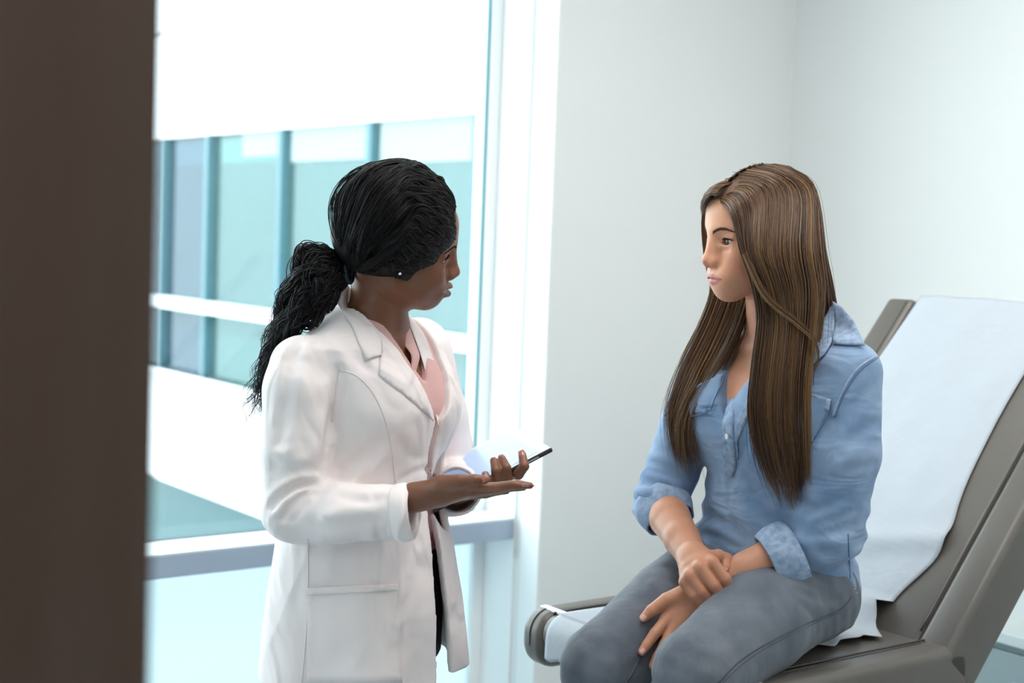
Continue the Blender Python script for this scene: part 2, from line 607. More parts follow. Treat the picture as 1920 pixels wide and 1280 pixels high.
# trim strips on the reveal and the blind cord loop
box('reveal_strip', WR, (-0.006, 0.012, 0.0), (0.0, 0.162, CEIL), M_trim, win, bevel=0.001)
box('reveal_strip', WR, (-0.004, 0.195, 0.0), (0.0, RV - 0.004, CEIL), M_trim, win, bevel=0.001)
cb = 0.178
pts = [WR(-0.010, cb - 0.007, 2.4), WR(-0.010, cb - 0.007, 1.2), WR(-0.010, cb - 0.007, 0.60), WR(-0.010, cb - 0.004, 0.572), WR(-0.010, cb, 0.565), WR(-0.010, cb + 0.004, 0.572), WR(-0.010, cb + 0.007, 0.60), WR(-0.010, cb + 0.007, 1.2), WR(-0.010, cb + 0.007, 2.4)]
V, Fc = tube(spline(pts, 90), 0.0014, 6)
build('blind_cord', V, Fc, mat('grey_cord', (0.62, 0.64, 0.62), 0.6), win, label='thin hanging blind cord loop')

# ------------------------------------------------------------------ fill lights on the ceiling (unseen, added to brighten the room)
M_lampframe = mat('lamp_frame', (0.8, 0.8, 0.8), 0.4)
M_lampdiff = bpy.data.materials.new('lamp_diffuser')
N, L, B = nodes_of(M_lampdiff)
B.inputs['Base Color'].default_value = (0.9, 0.9, 0.9, 1)
B.inputs['Emission Color'].default_value = (1.0, 0.95, 0.90, 1)
B.inputs['Emission Strength'].default_value = 3.0
def fill_panel(a, b, label, power, tint=(1.0, 0.965, 0.93)):
    t = empty('fill_panel', WR(a, b, CEIL), label, 'fill light', 'added fill panels')
    box('frame', WR, (a - 0.32, b - 0.62, CEIL - 0.02), (a + 0.32, b + 0.62, CEIL - 0.002), M_lampframe, t, bevel=0.003)
    box('diffuser', WR, (a - 0.29, b - 0.59, CEIL - 0.026), (a + 0.29, b + 0.59, CEIL - 0.021), M_lampdiff, t)
    ld = bpy.data.lights.new('panel_light', 'AREA')
    ld.shape = 'RECTANGLE'; ld.size = 0.58; ld.size_y = 1.18; ld.energy = power; ld.color = tint
    lo = bpy.data.objects.new('panel_light', ld)
    COL.objects.link(lo); lo.parent = t; lo.location = (0, 0, -0.03)
    lo.rotation_euler = (0, 0, math.atan2(Ux[1], Ux[0]))
fill_panel(-1.3, 1.9, 'added fill light panel over the standing person', 9)
fill_panel(-0.2, 1.9, 'added fill light panel over the exam chair', 9)
fill_panel(ja + 0.2, jb + 1.0, 'added fill light panel in the corridor by the doorway', 6, (1.0, 0.89, 0.82))

# ------------------------------------------------------------------ the wing of the building outside
# facade runs straight away from our window; k = distance along it, z = height
M_bwhite = mat('white_cladding', (0.86, 0.87, 0.88), 0.6)
M_bgrey = mat('pale_grey_cladding', (0.62, 0.68, 0.74), 0.6)
M_bmull = mat('teal_grey_mullion', (0.045, 0.14, 0.17), 0.4)
M_bsill = mat('pale_sill', (0.80, 0.84, 0.88), 0.5)
def bglass(name, c, trans):
    m = bpy.data.materials.new(name)
    N, L, B = nodes_of(m)
    N.remove(B)
    a = N.new('ShaderNodeBsdfTransparent'); a.inputs[0].default_value = tuple(trans) + (1,)
    b = N.new('ShaderNodeBsdfDiffuse'); b.inputs[0].default_value = tuple(c) + (1,)
    g = N.new('ShaderNodeBsdfGlossy'); g.inputs['Roughness'].default_value = 0.03
    x1 = N.new('ShaderNodeMixShader'); x1.inputs[0].default_value = 0.30
    x2 = N.new('ShaderNodeMixShader'); x2.inputs[0].default_value = 0.10
    L.new(a.outputs[0], x1.inputs[1]); L.new(b.outputs[0], x1.inputs[2])
    L.new(x1.outputs[0], x2.inputs[1]); L.new(g.outputs[0], x2.inputs[2]); L.new(x2.outputs[0], N['Material Output'].inputs[0])
    return m
M_bg1 = bglass('aqua_glass', (0.105, 0.215, 0.215), (0.23, 0.44, 0.435))
M_bg2 = bglass('deep_aqua_glass', (0.06, 0.17, 0.18), (0.12, 0.30, 0.32))
M_bg3 = bglass('blue_glass', (0.07, 0.15, 0.20), (0.10, 0.24, 0.31))
M_bg4 = bglass('pale_glass', (0.20, 0.34, 0.35), (0.36, 0.60, 0.61))
FD = -Nx                                     # direction along the facade, away from us
FQ = P(945, 450, 9.0) * np.array([1, 1, 0])  # foot of the facade where the window frame cuts it off
def FB(k, q, z):                             # q: out of the facade towards our view (left-front side)
    return FQ + FD * k - Ux * q + np.array([0, 0, z])
def face_k(px):                              # k where a pixel column meets the facade
    d = P(px, 450, 1.0) - CAM
    A = np.array([[d[0], -FD[0]], [d[1], -FD[1]]])
    s, k = np.linalg.solve(A, FQ[:2])
    return k, s
def face_z(px, py):
    k, s = face_k(px)
    d = P(px, py, 1.0) - CAM
    return 1.5 + d[2] * s
bld = empty('office_building', FB(0, 0, -4), 'white office wing with aqua glass band seen through the window', 'building')
K0, K1 = -6.0, 26.0
zt = face_z(620, 233)       # top of the glazing
zbar = face_z(620, 608)     # pale transom bar
zb = face_z(400, 711)       # foot of the glazing
zl = face_z(400, 38)        # joint in the white cladding above
zs = face_z(285, 888)              # foot of the white spandrel
box('roof_cladding', FB, (K0, 0.0, zl + 0.02), (K1, -0.4, zl + 3.5), M_bwhite, bld)
box('cladding_joint', FB, (K0, -0.06, zl - 0.02), (K1, -0.4, zl + 0.02), M_bgrey, bld)
box('upper_cladding', FB, (K0, 0.0, zt), (K1, -0.4, zl - 0.02), M_bwhite, bld)
box('spandrel', FB, (K0, 0.02, zs), (K1, -0.4, zb), M_bwhite, bld)
box('lower_wall', FB, (K0, -0.1, -4.0), (K1, -0.4, zs), mat('dark_teal_glazing', (0.035, 0.10, 0.11), 0.25), bld)
kcols = [face_k(x)[0] for x in (1120, 885, 685, 520, 383, 300)]
glz = [M_bg4, M_bg2, M_bg1, M_bg1, M_bg1, M_bg3]
kk = [K0] + kcols + [kcols[-1] + (kcols[-1] - kcols[-2]) * (i + 1) for i in range(4)] + [K1]
for i in range(len(kk) - 1):
    m = glz[i] if i < len(glz) else M_bg3
    if i == len(glz) - 1: m = M_bg3
    for (za, zc) in ((zb, zbar - 0.05), (zbar + 0.05, zt)):
        box('pane', FB, (kk[i] + 0.03, -0.06, za), (kk[i + 1] - 0.03, -0.09, zc), m, bld)
for k in kk[1:-1]:
    box('mullion', FB, (k - 0.035, 0.0, zb), (k + 0.035, -0.12, zt), M_bmull, bld)
box('transom', FB, (K0, 0.05, zbar - 0.05), (K1, -0.12, zbar + 0.05), M_bsill, bld)
box('pane_sill', FB, (K0, 0.06, zb - 0.05), (K1, -0.05, zb), M_bsill, bld)
# rooms behind the glass: pale back wall, floor and ceiling
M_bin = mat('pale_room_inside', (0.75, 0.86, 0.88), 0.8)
M_pane_reflection = mat('painted_pane_reflection', (0.27, 0.33, 0.34), 0.7)
box('inner_wall', FB, (K0, -2.4, zb), (K1, -2.5, zt), M_bin, bld)
box('inner_floor', FB, (K0, -0.4, zb - 0.05), (K1, -2.5, zb), M_bin, bld)
for x0, x1, y0 in ((437, 512, 292), (528, 680, 300), (692, 880, 303), (892, 1000, 306)):  # pale panels before the glass, coloured as bright reflections at the pane tops
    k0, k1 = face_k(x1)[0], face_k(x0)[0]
    box('pane_reflection', FB, (k0 + 0.04, -0.045, face_z((x0 + x1) / 2, y0)), (k1 - 0.04, -0.055, zt), M_pane_reflection, bld)
# ground and a dark green planted roof below
g = box('ground', WR, (-30, -40, -4.3), (30, -0.7, -4.0), mat('pale_paving', (0.50, 0.52, 0.52), 0.8, var=0.2, vscale=2))
struct(g)
# ------------------------------------------------------------------ exam chair
SZ = 0.768
KS = 1.046
OC = np.array([0.042, 2.876, 0.0])
def CH(a, b, z):            # a: from the front edge towards the back, b: from the far side to the near side
    return OC + Ux * (a * KS) + Nx * (b * KS) + np.array([0, 0, SZ + (z - SZ) * (KS if z > SZ - 0.2 else 1)])
CW = 0.60
M_vinyl = mat('taupe_vinyl', (0.125, 0.112, 0.098), 0.34, bump=0.06, bscale=400, var=0.08, vscale=5)
M_piping = mat('dark_taupe_piping', (0.07, 0.062, 0.055), 0.45)
M_plast = mat('cream_plastic', (0.62, 0.60, 0.56), 0.4)
M_mech = mat('dark_mechanism', (0.05, 0.045, 0.04), 0.35, metal=0.4)
M_strap = mat('white_strap', (0.85, 0.86, 0.85), 0.5)
chair = empty('exam_chair', CH(0.3, 0.3, 0.0), 'taupe vinyl exam chair with raised back in front of the white wall', 'exam chair')

def loft_pad(profile, bs, insets):
    """closed profile (a, z) swept across the width bs; insets pull the ends in to round them"""
    pr = np.array(profile)
    c = pr.mean(0)
    V = []
    for b, s in zip(bs, insets):
        q = c + (pr - c) * np.array([1 - s[0], 1 - s[1]])
        V += [CH(p[0], b, p[1]) for p in q]
    n = len(pr)
    Fc = grid_faces(len(bs), n, wrap=True)
    Fc.append(list(range(n))[::-1]); Fc.append([(len(bs) - 1) * n + i for i in range(n)])
    return V, Fc

def rounded(a0, a1, z0, z1, rf, rb, n=8):
    """profile in (a, z): rf rounds the front, rb the back"""
    p = []
    for (ca, cz, r, t0) in ((a1 - rb, z1 - rb, rb, 90), (a0 + rf, z1 - rf, rf, 90), (a0 + rf, z0 + rf, rf, 180), (a1 - rb, z0 + rb, rb, 270)):
        rng = {0: (90, 0), 1: (90, 180), 2: (180, 270), 3: (270, 360)}[len(p) // (n + 1)]
        for i in range(n + 1):
            t = math.radians(rng[0] + (rng[1] - rng[0]) * i / n)
            p.append((ca + r * math.cos(t), cz + r * math.sin(t)))
    # order: back-top, front-top, front-bottom, back-bottom
    q = p[:n + 1][::-1] + p[n + 1:]
    return q

# seat: middle pad and two side bolsters that drop lower at the front
def pad(name, a0, a1, b0, b1, z0, z1, rf, rb, er=0.02, parent=chair, material=M_vinyl):
    pr = rounded(a0, a1, z0, z1, rf, rb)
    w = b1 - b0
    bs, ins = [], []
    for i in range(6):
        t = i / 5 * math.pi / 2
        bs.append(b0 + er * (1 - math.cos(math.pi / 2 - (math.pi / 2 - t))) if False else b0 + er * (1 - math.sin(t)))
        k = 1 - math.cos(math.pi / 2 - t)
        ins.append((er * (1 - math.sin(t)) * 0 + er * (1 - math.cos(math.pi / 2 - t)) / (a1 - a0) * 2, er * (1 - math.cos(math.pi / 2 - t)) / (z1 - z0) * 2))
    bs = sorted([b0 + er * (1 - math.cos(i / 5 * math.pi / 2)) for i in range(6)])
    ins = [(er * (1 - math.sin(i / 5 * math.pi / 2)) / (a1 - a0) * 2, er * (1 - math.sin(i / 5 * math.pi / 2)) / (z1 - z0) * 2) for i in range(6)]
    bs2 = [b1 - (b - b0) for b in bs][::-1]
    V, Fc = loft_pad(pr, bs + bs2, ins + ins[::-1])
    return build(name, V, Fc, material, parent)
pad('seat_pad', 0.0, 0.56, 0.06, CW - 0.06, SZ - 0.068, SZ, 0.032, 0.02, er=0.006)
pad('side_bolster', -0.005, 0.56, 0.0, 0.062, SZ - 0.105, SZ + 0.004, 0.045, 0.02, er=0.018)
pad('side_bolster', -0.005, 0.56, CW - 0.062, CW, SZ - 0.105, SZ + 0.004, 0.045, 0.02, er=0.018)
for b in (0.062, CW - 0.062):
    pts = [CH(0.025, b, SZ + 0.003), CH(0.1, b, SZ + 0.0045), CH(0.3, b, SZ + 0.0045), CH(0.54, b, SZ + 0.004)]
    V, Fc = tube(spline(pts, 24), 0.0022, 6)
    build('piping', V, Fc, M_piping, chair)
for b in (0.03, CW - 0.03):
    pts = [CH(-0.0055 + 0.045 - 0.0455 * math.sin(t), b, (SZ + 0.004 - 0.045) + 0.0455 * math.cos(t)) for t in np.linspace(0, math.pi / 2, 12)] + [CH(-0.0055, b, z) for z in np.linspace(SZ - 0.042, SZ - 0.062, 4)]
    V, Fc = tube(pts, 0.0016, 6)
    build('piping', V, Fc, M_piping, chair)
# strap holding the paper at the front edge
pr = [(0.03, SZ + 0.006), (0.046, SZ + 0.006), (0.046, SZ + 0.001), (0.03, SZ + 0.001)]
V, Fc = loft_pad(pr, [0.012, 0.02, 0.2, 0.4, CW - 0.02, CW - 0.012], [(0, 0)] * 6)
build('paper_strap', V, Fc, M_strap, chair, smooth=False, bevel=0.001)
# under the seat: tray, roller and pedestal
box('seat_tray', CH, (0.03, 0.08, SZ - 0.10), (0.54, CW - 0.08, SZ - 0.069), M_plast, chair, bevel=0.006)
box('front_housing', CH, (0.05, 0.10, SZ - 0.24), (0.30, CW - 0.10, SZ - 0.10), M_plast, chair, bevel=0.012)
V, Fc = tube([CH(0.035, 0.115, SZ - 0.125), CH(0.035, CW - 0.115, SZ - 0.125)], 0.020, 16)
build('roller', V, Fc, M_mech, chair)
box('pedestal', CH, (0.12, 0.14, 0.12), (0.48, CW - 0.14, SZ - 0.2), M_plast, chair, bevel=0.02)
box('base', CH, (-0.02, 0.05, 0.0), (0.62, CW - 0.05, 0.12), M_plast, chair, bevel=0.03)

# back: a leaning panel; s runs up it, b across, t is proud of its face
BA = math.radians(49.5)
BL = 0.79
HG = 0.50
def BK(s, b, t):
    a = HG + s * math.cos(BA) - t * math.sin(BA)
    return CH(a, b, SZ + s * math.sin(BA) + t * math.cos(BA))
def backpad(name, s0, s1, b0, b1, t0, t1, r, material, nb=24):
    bm = bmesh.new()
    vs = [bm.verts.new(BK(s, b, t)) for s in (s0, s1) for b in (b0, b1) for t in (t0, t1)]
    for f in BOXF:
        bm.faces.new([vs[i] for i in f])
    bmesh.ops.recalc_face_normals(bm, faces=bm.faces)
    bmesh.ops.bevel(bm, geom=list(bm.edges), offset=r, segments=5, profile=0.5, affect='EDGES')
    V = [tuple(v.co) for v in bm.verts]; bm.verts.index_update()
    Fc = [[v.index for v in f.verts] for f in bm.faces]
    bm.free()
    return build(name, V, Fc, material, chair)
backpad('back_pad', -0.02, BL, 0.075, CW - 0.075, -0.10, 0.0, 0.012, M_vinyl)
backpad('back_bolster', -0.03, BL, 0.0, 0.077, -0.11, 0.002, 0.016, M_vinyl)
backpad('back_bolster', -0.03, BL, CW - 0.077, CW, -0.11, 0.002, 0.016, M_vinyl)
for b in (0.06, CW - 0.077):
    V, Fc = tube(np.array([BK(s, b, 0.002) for s in np.linspace(0.02, BL - 0.015, 20)]), 0.002, 6)
    build('piping', V, Fc, M_piping, chair)

# ------------------------------------------------------------------ exam paper
M_paper = mat('white_exam_paper', (0.42, 0.455, 0.50), 0.7, bump=0.35, bscale=14, bdist=0.012, detail=3)
def wr(s, b):
    v = Vector((s * 3.0, b * 5.0, 0.3))
    return 0.5 + 0.5 * mnoise.noise(v) + 0.3 * mnoise.noise(v * 2.7)
nb = 40
rows = []
# down the back
S_ = np.linspace(BL + 0.004, 0.06, 60)
for s in S_:
    row = []
    for j in range(nb):
        f = j / (nb - 1)
        b0 = 0.085 + 0.008 * math.sin(s * 9)
        b1 = 0.455 + 0.012 * math.sin(s * 7 + 1) + 0.018 * math.exp(-((s - 0.20) / 0.08) ** 2) - 0.03 * math.exp(-((s - 0.05) / 0.08) ** 2)
        b = b0 + (b1 - b0) * f
        fold = 0.012 * math.exp(-((s - 0.16 - 0.10 * (f - 0.5)) / 0.025) ** 2)
        row.append(BK(s, b, 0.003 + 0.008 * wr(s, b) * min(1, 6 * f * (1 - f) + 0.25) + fold))
    rows.append(row)
# bend and over the seat to the front, then over the front edge
for i, a in enumerate(np.linspace(HG - 0.005, 0.02, 60)):
    row = []
    for j in range(nb):
        f = j / (nb - 1)
        zig = 0.016 * abs(((a * 16) % 1) * 2 - 1)
        b0 = 0.085
        b1 = 0.425 + (0.055 * min(1, (HG - a) / 0.06)) + zig * min(1, (HG - a) / 0.04) - 0.02 * (1 if a < 0.1 else 0)
        b = b0 + (b1 - b0) * f
        z = SZ + 0.0065 + 0.004 * wr(a + 5, b) + 0.05 * max(0, 1 - (HG - a) / 0.05) ** 2 + (0.008 * abs(((a * 8) % 1) * 2 - 1) if f > 0.9 else 0)
        row.append(CH(a, b, z))
    rows.append(row)
for t in np.linspace(0.15, 1, 8):
    ang = t * math.pi / 2
    row = []
    for j in range(nb):
        f = j / (nb - 1)
        row.append(CH(0.03 - 0.040 * math.sin(ang), 0.085 + 0.36 * f, SZ - 0.034 + 0.041 * math.cos(ang)))
    rows.append(row)
for z in (0.015, 0.03, 0.038):
    rows.append([CH(-0.011 - 0.004 * z, 0.085 + 0.36 * j / (nb - 1), SZ - 0.034 - z - 0.004 * math.sin(j)) for j in range(nb)])
V = np.array(rows).reshape(-1, 3)
pp = build('exam_paper', V, grid_faces(len(rows), nb), M_paper, None, solid=0.0008)
tag(pp, 'white crinkled paper sheet covering the taupe exam chair', 'paper sheet')

# ------------------------------------------------------------------ low cabinet at the right wall
M_cab = mat('grey_teal_cabinet', (0.30, 0.37, 0.38), 0.4)
M_cabtop = mat('pale_cabinet_top', (0.62, 0.68, 0.69), 0.35)
cab = empty('low_cabinet', WR(UC - 0.2, 1.5, 0), 'low grey teal cabinet by the wall behind the exam chair', 'cabinet')
box('body', WR, (UC - 0.42, 0.95, 0.0), (UC - 0.015, 1.85, 0.54), M_cab, cab, bevel=0.004)
box('top', WR, (UC - 0.45, 0.92, 0.54), (UC - 0.015, 1.88, 0.57), M_cabtop, cab, bevel=0.004)
for i in range(2):
    d = box('drawer', WR, (UC - 0.44, 0.97 + 0.44 * i, 0.06), (UC - 0.42, 1.39 + 0.44 * i, 0.52), M_cab, cab, bevel=0.003)
    box('handle', WR, (UC - 0.455, 1.1 + 0.44 * i, 0.44), (UC - 0.44, 1.26 + 0.44 * i, 0.452), M_alu, d, bevel=0.002)
# ------------------------------------------------------------------ people: head
def skin_material(name, base, deep, rough=0.45, sss=0.25, spec=0.4):
    """skin tinted by the painted lip / cheek colours"""
    m = bpy.data.materials.new(name)
    N, L, B = nodes_of(m)
    a = N.new('ShaderNodeVertexColor'); a.layer_name = 'Col'
    n = N.new('ShaderNodeTexNoise'); n.inputs['Scale'].default_value = 45; n.inputs['Detail'].default_value = 5
    tc = N.new('ShaderNodeTexCoord'); L.new(tc.outputs['Object'], n.inputs['Vector'])
    mx = N.new('ShaderNodeMixRGB'); mx.blend_type = 'MULTIPLY'; mx.inputs[0].default_value = 0.18
    L.new(a.outputs[0], mx.inputs[1]); L.new(n.outputs[0], mx.inputs[2])
    L.new(mx.outputs[0], B.inputs['Base Color'])
    B.inputs['Roughness'].default_value = rough
    B.inputs['Specular IOR Level'].default_value = spec
    B.inputs['Subsurface Weight'].default_value = sss
    B.inputs['Subsurface Radius'].default_value = (0.010, 0.0045, 0.0025)
    B.inputs['Subsurface Scale'].default_value = 0.6
    n2 = N.new('ShaderNodeTexNoise'); n2.inputs['Scale'].default_value = 420; n2.inputs['Detail'].default_value = 2
    L.new(tc.outputs['Object'], n2.inputs['Vector'])
    bp = N.new('ShaderNodeBump'); bp.inputs['Strength'].default_value = 0.08; bp.inputs['Distance'].default_value = 0.001
    L.new(n2.outputs[0], bp.inputs['Height']); L.new(bp.outputs[0], B.inputs['Normal'])
    return m

EZ = 0.0130
def head_field(smile=0.0, full=1.0, nosew=1.0, look=0.0, neck_to=None, neck_r=0.05, lidh=0.0066, pout=0.0, ears=True):
    """head in its own frame: x forward, y to its left, z up, origin between the ears"""
    H = Field()
    H.ell((-0.008, 0, 0.045), (0.090, 0.072, 0.084), 0.02)
    H.ell((0.036, 0, 0.052), (0.055, 0.058, 0.052), 0.03)
    H.ell((0.030, 0, -0.005), (0.050, 0.056, 0.066), 0.03)
    H.ell((0.026, 0, -0.046), (0.048, 0.046, 0.038), 0.03)
    H.ell((0.0755, 0, -0.0775), (0.0165, 0.0165, 0.0150), 0.026)
    for s in (-1, 1):
        H.cone((0.002, s * 0.049, -0.044), (0.064, s * 0.014, -0.077), 0.014, 0.013, 0.03)
        H.ell((0.056, s * 0.042, -0.008), (0.022, 0.019, 0.018), 0.028)       # cheekbone
        H.ell((0.058, s * 0.030, -0.038), (0.022, 0.019, 0.024), 0.03)        # cheek
        H.cone((0.080, s * 0.010, 0.037), (0.066, s * 0.044, 0.040), 0.012, 0.010, 0.014)   # brow
        if ears:
            H.ell((0.000, s * 0.073, 0.005), (0.016, 0.008, 0.031), 0.008)        # ear
    H.ell((0.083, 0, -0.050), (0.0175, 0.032, 0.023), 0.022)                    # muzzle
    for s in (-1, 1):
        H.ell((0.098, s * 0.0325, 0.0140), (0.0165, 0.0175, 0.0125), 0.014, 's')
        H.ell((0.0705, s * 0.032, EZ), (0.0136, 0.0160, 0.0136), 0.005)      # lids
        H.cone((0.079, s * 0.020, EZ + 0.0105), (0.072, s * 0.046, EZ + 0.0100), 0.0045, 0.0045, 0.008)   # fold above the lid
        H.cone((0.0835, s * 0.020, EZ - 0.0065), (0.0745, s * 0.044, EZ - 0.0075), 0.0035, 0.0035, 0.008)
        # lid opening
        def op(X, Y, Z, s=s):
            dy = (Y * s - 0.0330) / 0.0150
            zc = EZ + 0.0012 * dy
            up = lidh * np.maximum(0, 1 - dy * dy) * (1.0)
            return np.maximum(np.abs(Z - zc) - up * 0.82, 0.074 - X) + 0 * Y
        H.add(op, (0.072, s * 0.0330 - 0.016, EZ - 0.008), (0.10, s * 0.0330 + 0.016, EZ + 0.008), 0.0012, 's')
    # nose
    H.cone((0.0875, 0, 0.026), (0.1055, 0, -0.012), 0.0060, 0.0064, 0.018)
    H.ell((0.1068, 0, -0.0190), (0.0098, 0.0086 * nosew, 0.0080), 0.008)
    for s in (-1, 1):
        H.ell((0.0975, s * 0.0102 * nosew, -0.0240), (0.0090, 0.0054, 0.0064), 0.008)
        H.cone((0.086, s * 0.005, 0.010), (0.095, s * 0.009, -0.018), 0.005, 0.0046, 0.018)
    H.cone((0.1085, 0, -0.0265), (0.0985, 0, -0.033), 0.0035, 0.0040, 0.005)
    for s in (-1, 1):
        H.ell((0.1035, s * 0.0062 * nosew, -0.0315), (0.0050, 0.0030, 0.0030), 0.002, 's')
    # philtrum and lips
    H.ell((0.1035, 0, -0.038), (0.004, 0.0024, 0.006), 0.004, 's')
    cz = -0.0525 + 0.006 * smile
    cy = 0.0280 + 0.003 * smile
    cx = 0.0868 - 0.004 * smile
    f_ = full
    for s in (-1, 1):
        H.chain([(cx, s * cy, cz), (0.0965 + pout * 0.6, s * 0.0140, -0.0502 + 0.002 * smile), (0.0988 + pout, s * 0.0050, -0.0474), (0.0988 + pout, 0, -0.0482)], [0.0022, 0.0033 * f_, 0.0040 * f_, 0.0038 * f_], 0.0045)
        H.chain([(cx, s * cy, cz), (0.0953 + pout * 0.6, s * 0.0140, -0.0556 - 0.004 * smile), (0.0978 + pout, 0, -0.0578 - 0.004 * smile)], [0.0022, 0.0040 * f_, 0.0050 * f_], 0.0045)
        H.ell((cx + 0.001, s * (cy + 0.003), cz - 0.0005), (0.0022, 0.0022, 0.0016), 0.003, 's')
    if smile > 0:
        for s in (-1, 1):
            H.ell((0.063, s * 0.034, -0.022), (0.019, 0.016, 0.015), 0.020)
        # open mouth
        def mo(X, Y, Z):
            dy = Y / (cy + 0.001)
            zc = -0.0525 + (cz + 0.0525) * np.minimum(1, dy * dy)
            return np.maximum(np.abs(Z - zc) - 0.0052 * np.maximum(0, 1 - dy * dy), 0.078 - X)
        H.add(mo, (0.078, -0.034, -0.064), (0.12, 0.034, -0.040), 0.0015, 's')
    else:
        for s in (-1, 1):
            H.chain([(cx + 0.0035, s * (cy - 0.001), cz), (0.0995, s * 0.012, -0.0523), (0.1045, 0, -0.0524)], [0.0009, 0.0013, 0.0014], 0.0030, 's')
    if neck_to is not None:
        H.cone((-0.022, 0, -0.030), neck_to, neck_r, neck_r * 1.04, 0.03)
    return H

def lip_dist(V, smile=0.0):
    y = np.abs(V[:, 1])
    cy = 0.0280 + 0.003 * smile
    t = np.clip(y / cy, 0, 1)
    zc = -0.0525 + 0.006 * smile * t * t
    up = np.where(y < 0.006, 0.0092 + 0.0002 * y / 0.006, 0.0094) * (1 - np.clip((y - 0.005) / (cy - 0.005), 0, 1) ** 1.5) + 0.0003
    dn = (0.0122 + 0.004 * smile) * (1 - t ** 2) + 0.0003
    z = V[:, 2]
    top, bot = zc + up, zc - dn
    d = np.minimum(top - z, z - bot)
    m = np.clip(d / 0.0015 + 0.5, 0, 1) * (V[:, 0] > 0.078) * (y < cy + 0.001)
    return m

def mouth_line(V):
    y = np.abs(V[:, 1])
    return np.exp(-((V[:, 2] + 0.0525) / 0.0011) ** 2) * (y < 0.028) * (V[:, 0] > 0.075)

def gauss(V, c, r):
    return np.exp(-(((V - np.array(c)) / np.array(r)) ** 2).sum(1))

def eye_parts(parent, M, o, sc, iris_col, lookyaw=0.0, lookpitch=0.0, only=None):
    """eyeball with iris and pupil painted by distance from its front"""
    m = bpy.data.materials.new('eye_' + str(round(iris_col[0] * 100)))
    N, L, B = nodes_of(m)
    a = N.new('ShaderNodeVertexColor'); a.layer_name = 'Col'
    L.new(a.outputs[0], B.inputs['Base Color'])
    B.inputs['Roughness'].default_value = 0.06
    B.inputs['Coat Weight'].default_value = 0.6
    for s in (-1, 1):
        c = np.array([0.0690, s * 0.032, EZ])
        r = 0.0126
        nu, nv = 28, 40
        th = np.linspace(0, math.pi, nu); ph = np.linspace(0, 2 * math.pi, nv, endpoint=False)
        D = np.array([[math.cos(t), math.sin(t) * math.cos(p), math.sin(t) * math.sin(p)] for t in th for p in ph])
        ang = np.repeat(th, nv)
        rr = r + 0.0011 * np.clip(1 - (ang / 0.46) ** 2, 0, 1)
        col = np.where(ang[:, None] < 0.17, 0.004, np.where(ang[:, None] < 0.44, np.array(iris_col) * (0.7 + 0.8 * (ang[:, None] - 0.17)), np.where(ang[:, None] < 0.49, 0.02, np.array([0.78, 0.76, 0.74]))))
        cl, sl = math.cos(lookyaw), math.sin(lookyaw); cp, sp = math.cos(lookpitch), math.sin(lookpitch)
        Rm = np.array([[cl, -sl, 0], [sl, cl, 0], [0, 0, 1]]) @ np.array([[cp, 0, sp], [0, 1, 0], [-sp, 0, cp]])
        V = c + (D * rr[:, None]) @ Rm.T
        W = o + sc * V @ M.T
        build('eye', W, grid_faces(nu, nv, wrap=True), m, parent, attr=col)

def strand_mesh(curves, rads, sides=4):
    """many thin tapered tubes in one mesh (curves: list of (n,3))"""
    C = np.asarray(curves)
    m, n, _ = C.shape
    T = np.gradient(C, axis=1)
    T /= np.linalg.norm(T, axis=2)[..., None] + 1e-12
    ref = np.array([0.31, -0.83, 0.45])
    A = np.cross(T, ref); A /= np.linalg.norm(A, axis=2)[..., None] + 1e-12
    B_ = np.cross(T, A)
    th = np.arange(sides) * 2 * math.pi / sides
    R_ = np.asarray(rads)
    V = C[:, :, None, :] + (A[:, :, None, :] * np.cos(th)[None, None, :, None] + B_[:, :, None, :] * np.sin(th)[None, None, :, None]) * R_[:, :, None, None]
    base = (np.arange(m) * n * sides)[:, None, None]
    i = np.arange(n - 1)[None, :, None]; j = np.arange(sides)[None, None, :]
    k = (j + 1) % sides
    Q = np.stack([base + i * sides + j, base + i * sides + k, base + (i + 1) * sides + k, base + (i + 1) * sides + j], -1).reshape(-1, 4)
    return V.reshape(-1, 3), Q

def build_np(name, V, Q, material, parent, attr=None, smooth=True, label=None):
    """fast path for large quad meshes"""
    V = np.asarray(V, float)
    off = world_loc(parent) if parent is not None else np.zeros(3)
    me = bpy.data.meshes.new(name)
    me.vertices.add(len(V)); me.vertices.foreach_set('co', (V - off).astype(np.float32).ravel())
    me.loops.add(Q.size); me.loops.foreach_set('vertex_index', Q.astype(np.int32).ravel())
    me.polygons.add(len(Q)); me.polygons.foreach_set('loop_start', np.arange(0, Q.size, Q.shape[1], dtype=np.int32))
    me.update(calc_edges=True)
    if attr is not None:
        a = me.color_attributes.new('Col', 'FLOAT_COLOR', 'POINT')
        c = np.ones((len(V), 4), np.float32); c[:, :3] = attr
        a.data.foreach_set('color', c.ravel())
    me.materials.append(material)
    if smooth:
        me.polygons.foreach_set('use_smooth', np.ones(len(Q), bool))
    o = bpy.data.objects.new(name, me)
    COL.objects.link(o)
    if parent is not None: o.parent = parent
    if label: o['label'] = label
    return o

def hair_material(name, rough=0.35, spec=0.5, aniso=0.0):
    m = bpy.data.materials.new(name)
    N, L, B = nodes_of(m)
    a = N.new('ShaderNodeVertexColor'); a.layer_name = 'Col'
    L.new(a.outputs[0], B.inputs['Base Color'])
    B.inputs['Roughness'].default_value = rough
    B.inputs['Specular IOR Level'].default_value = spec
    return m

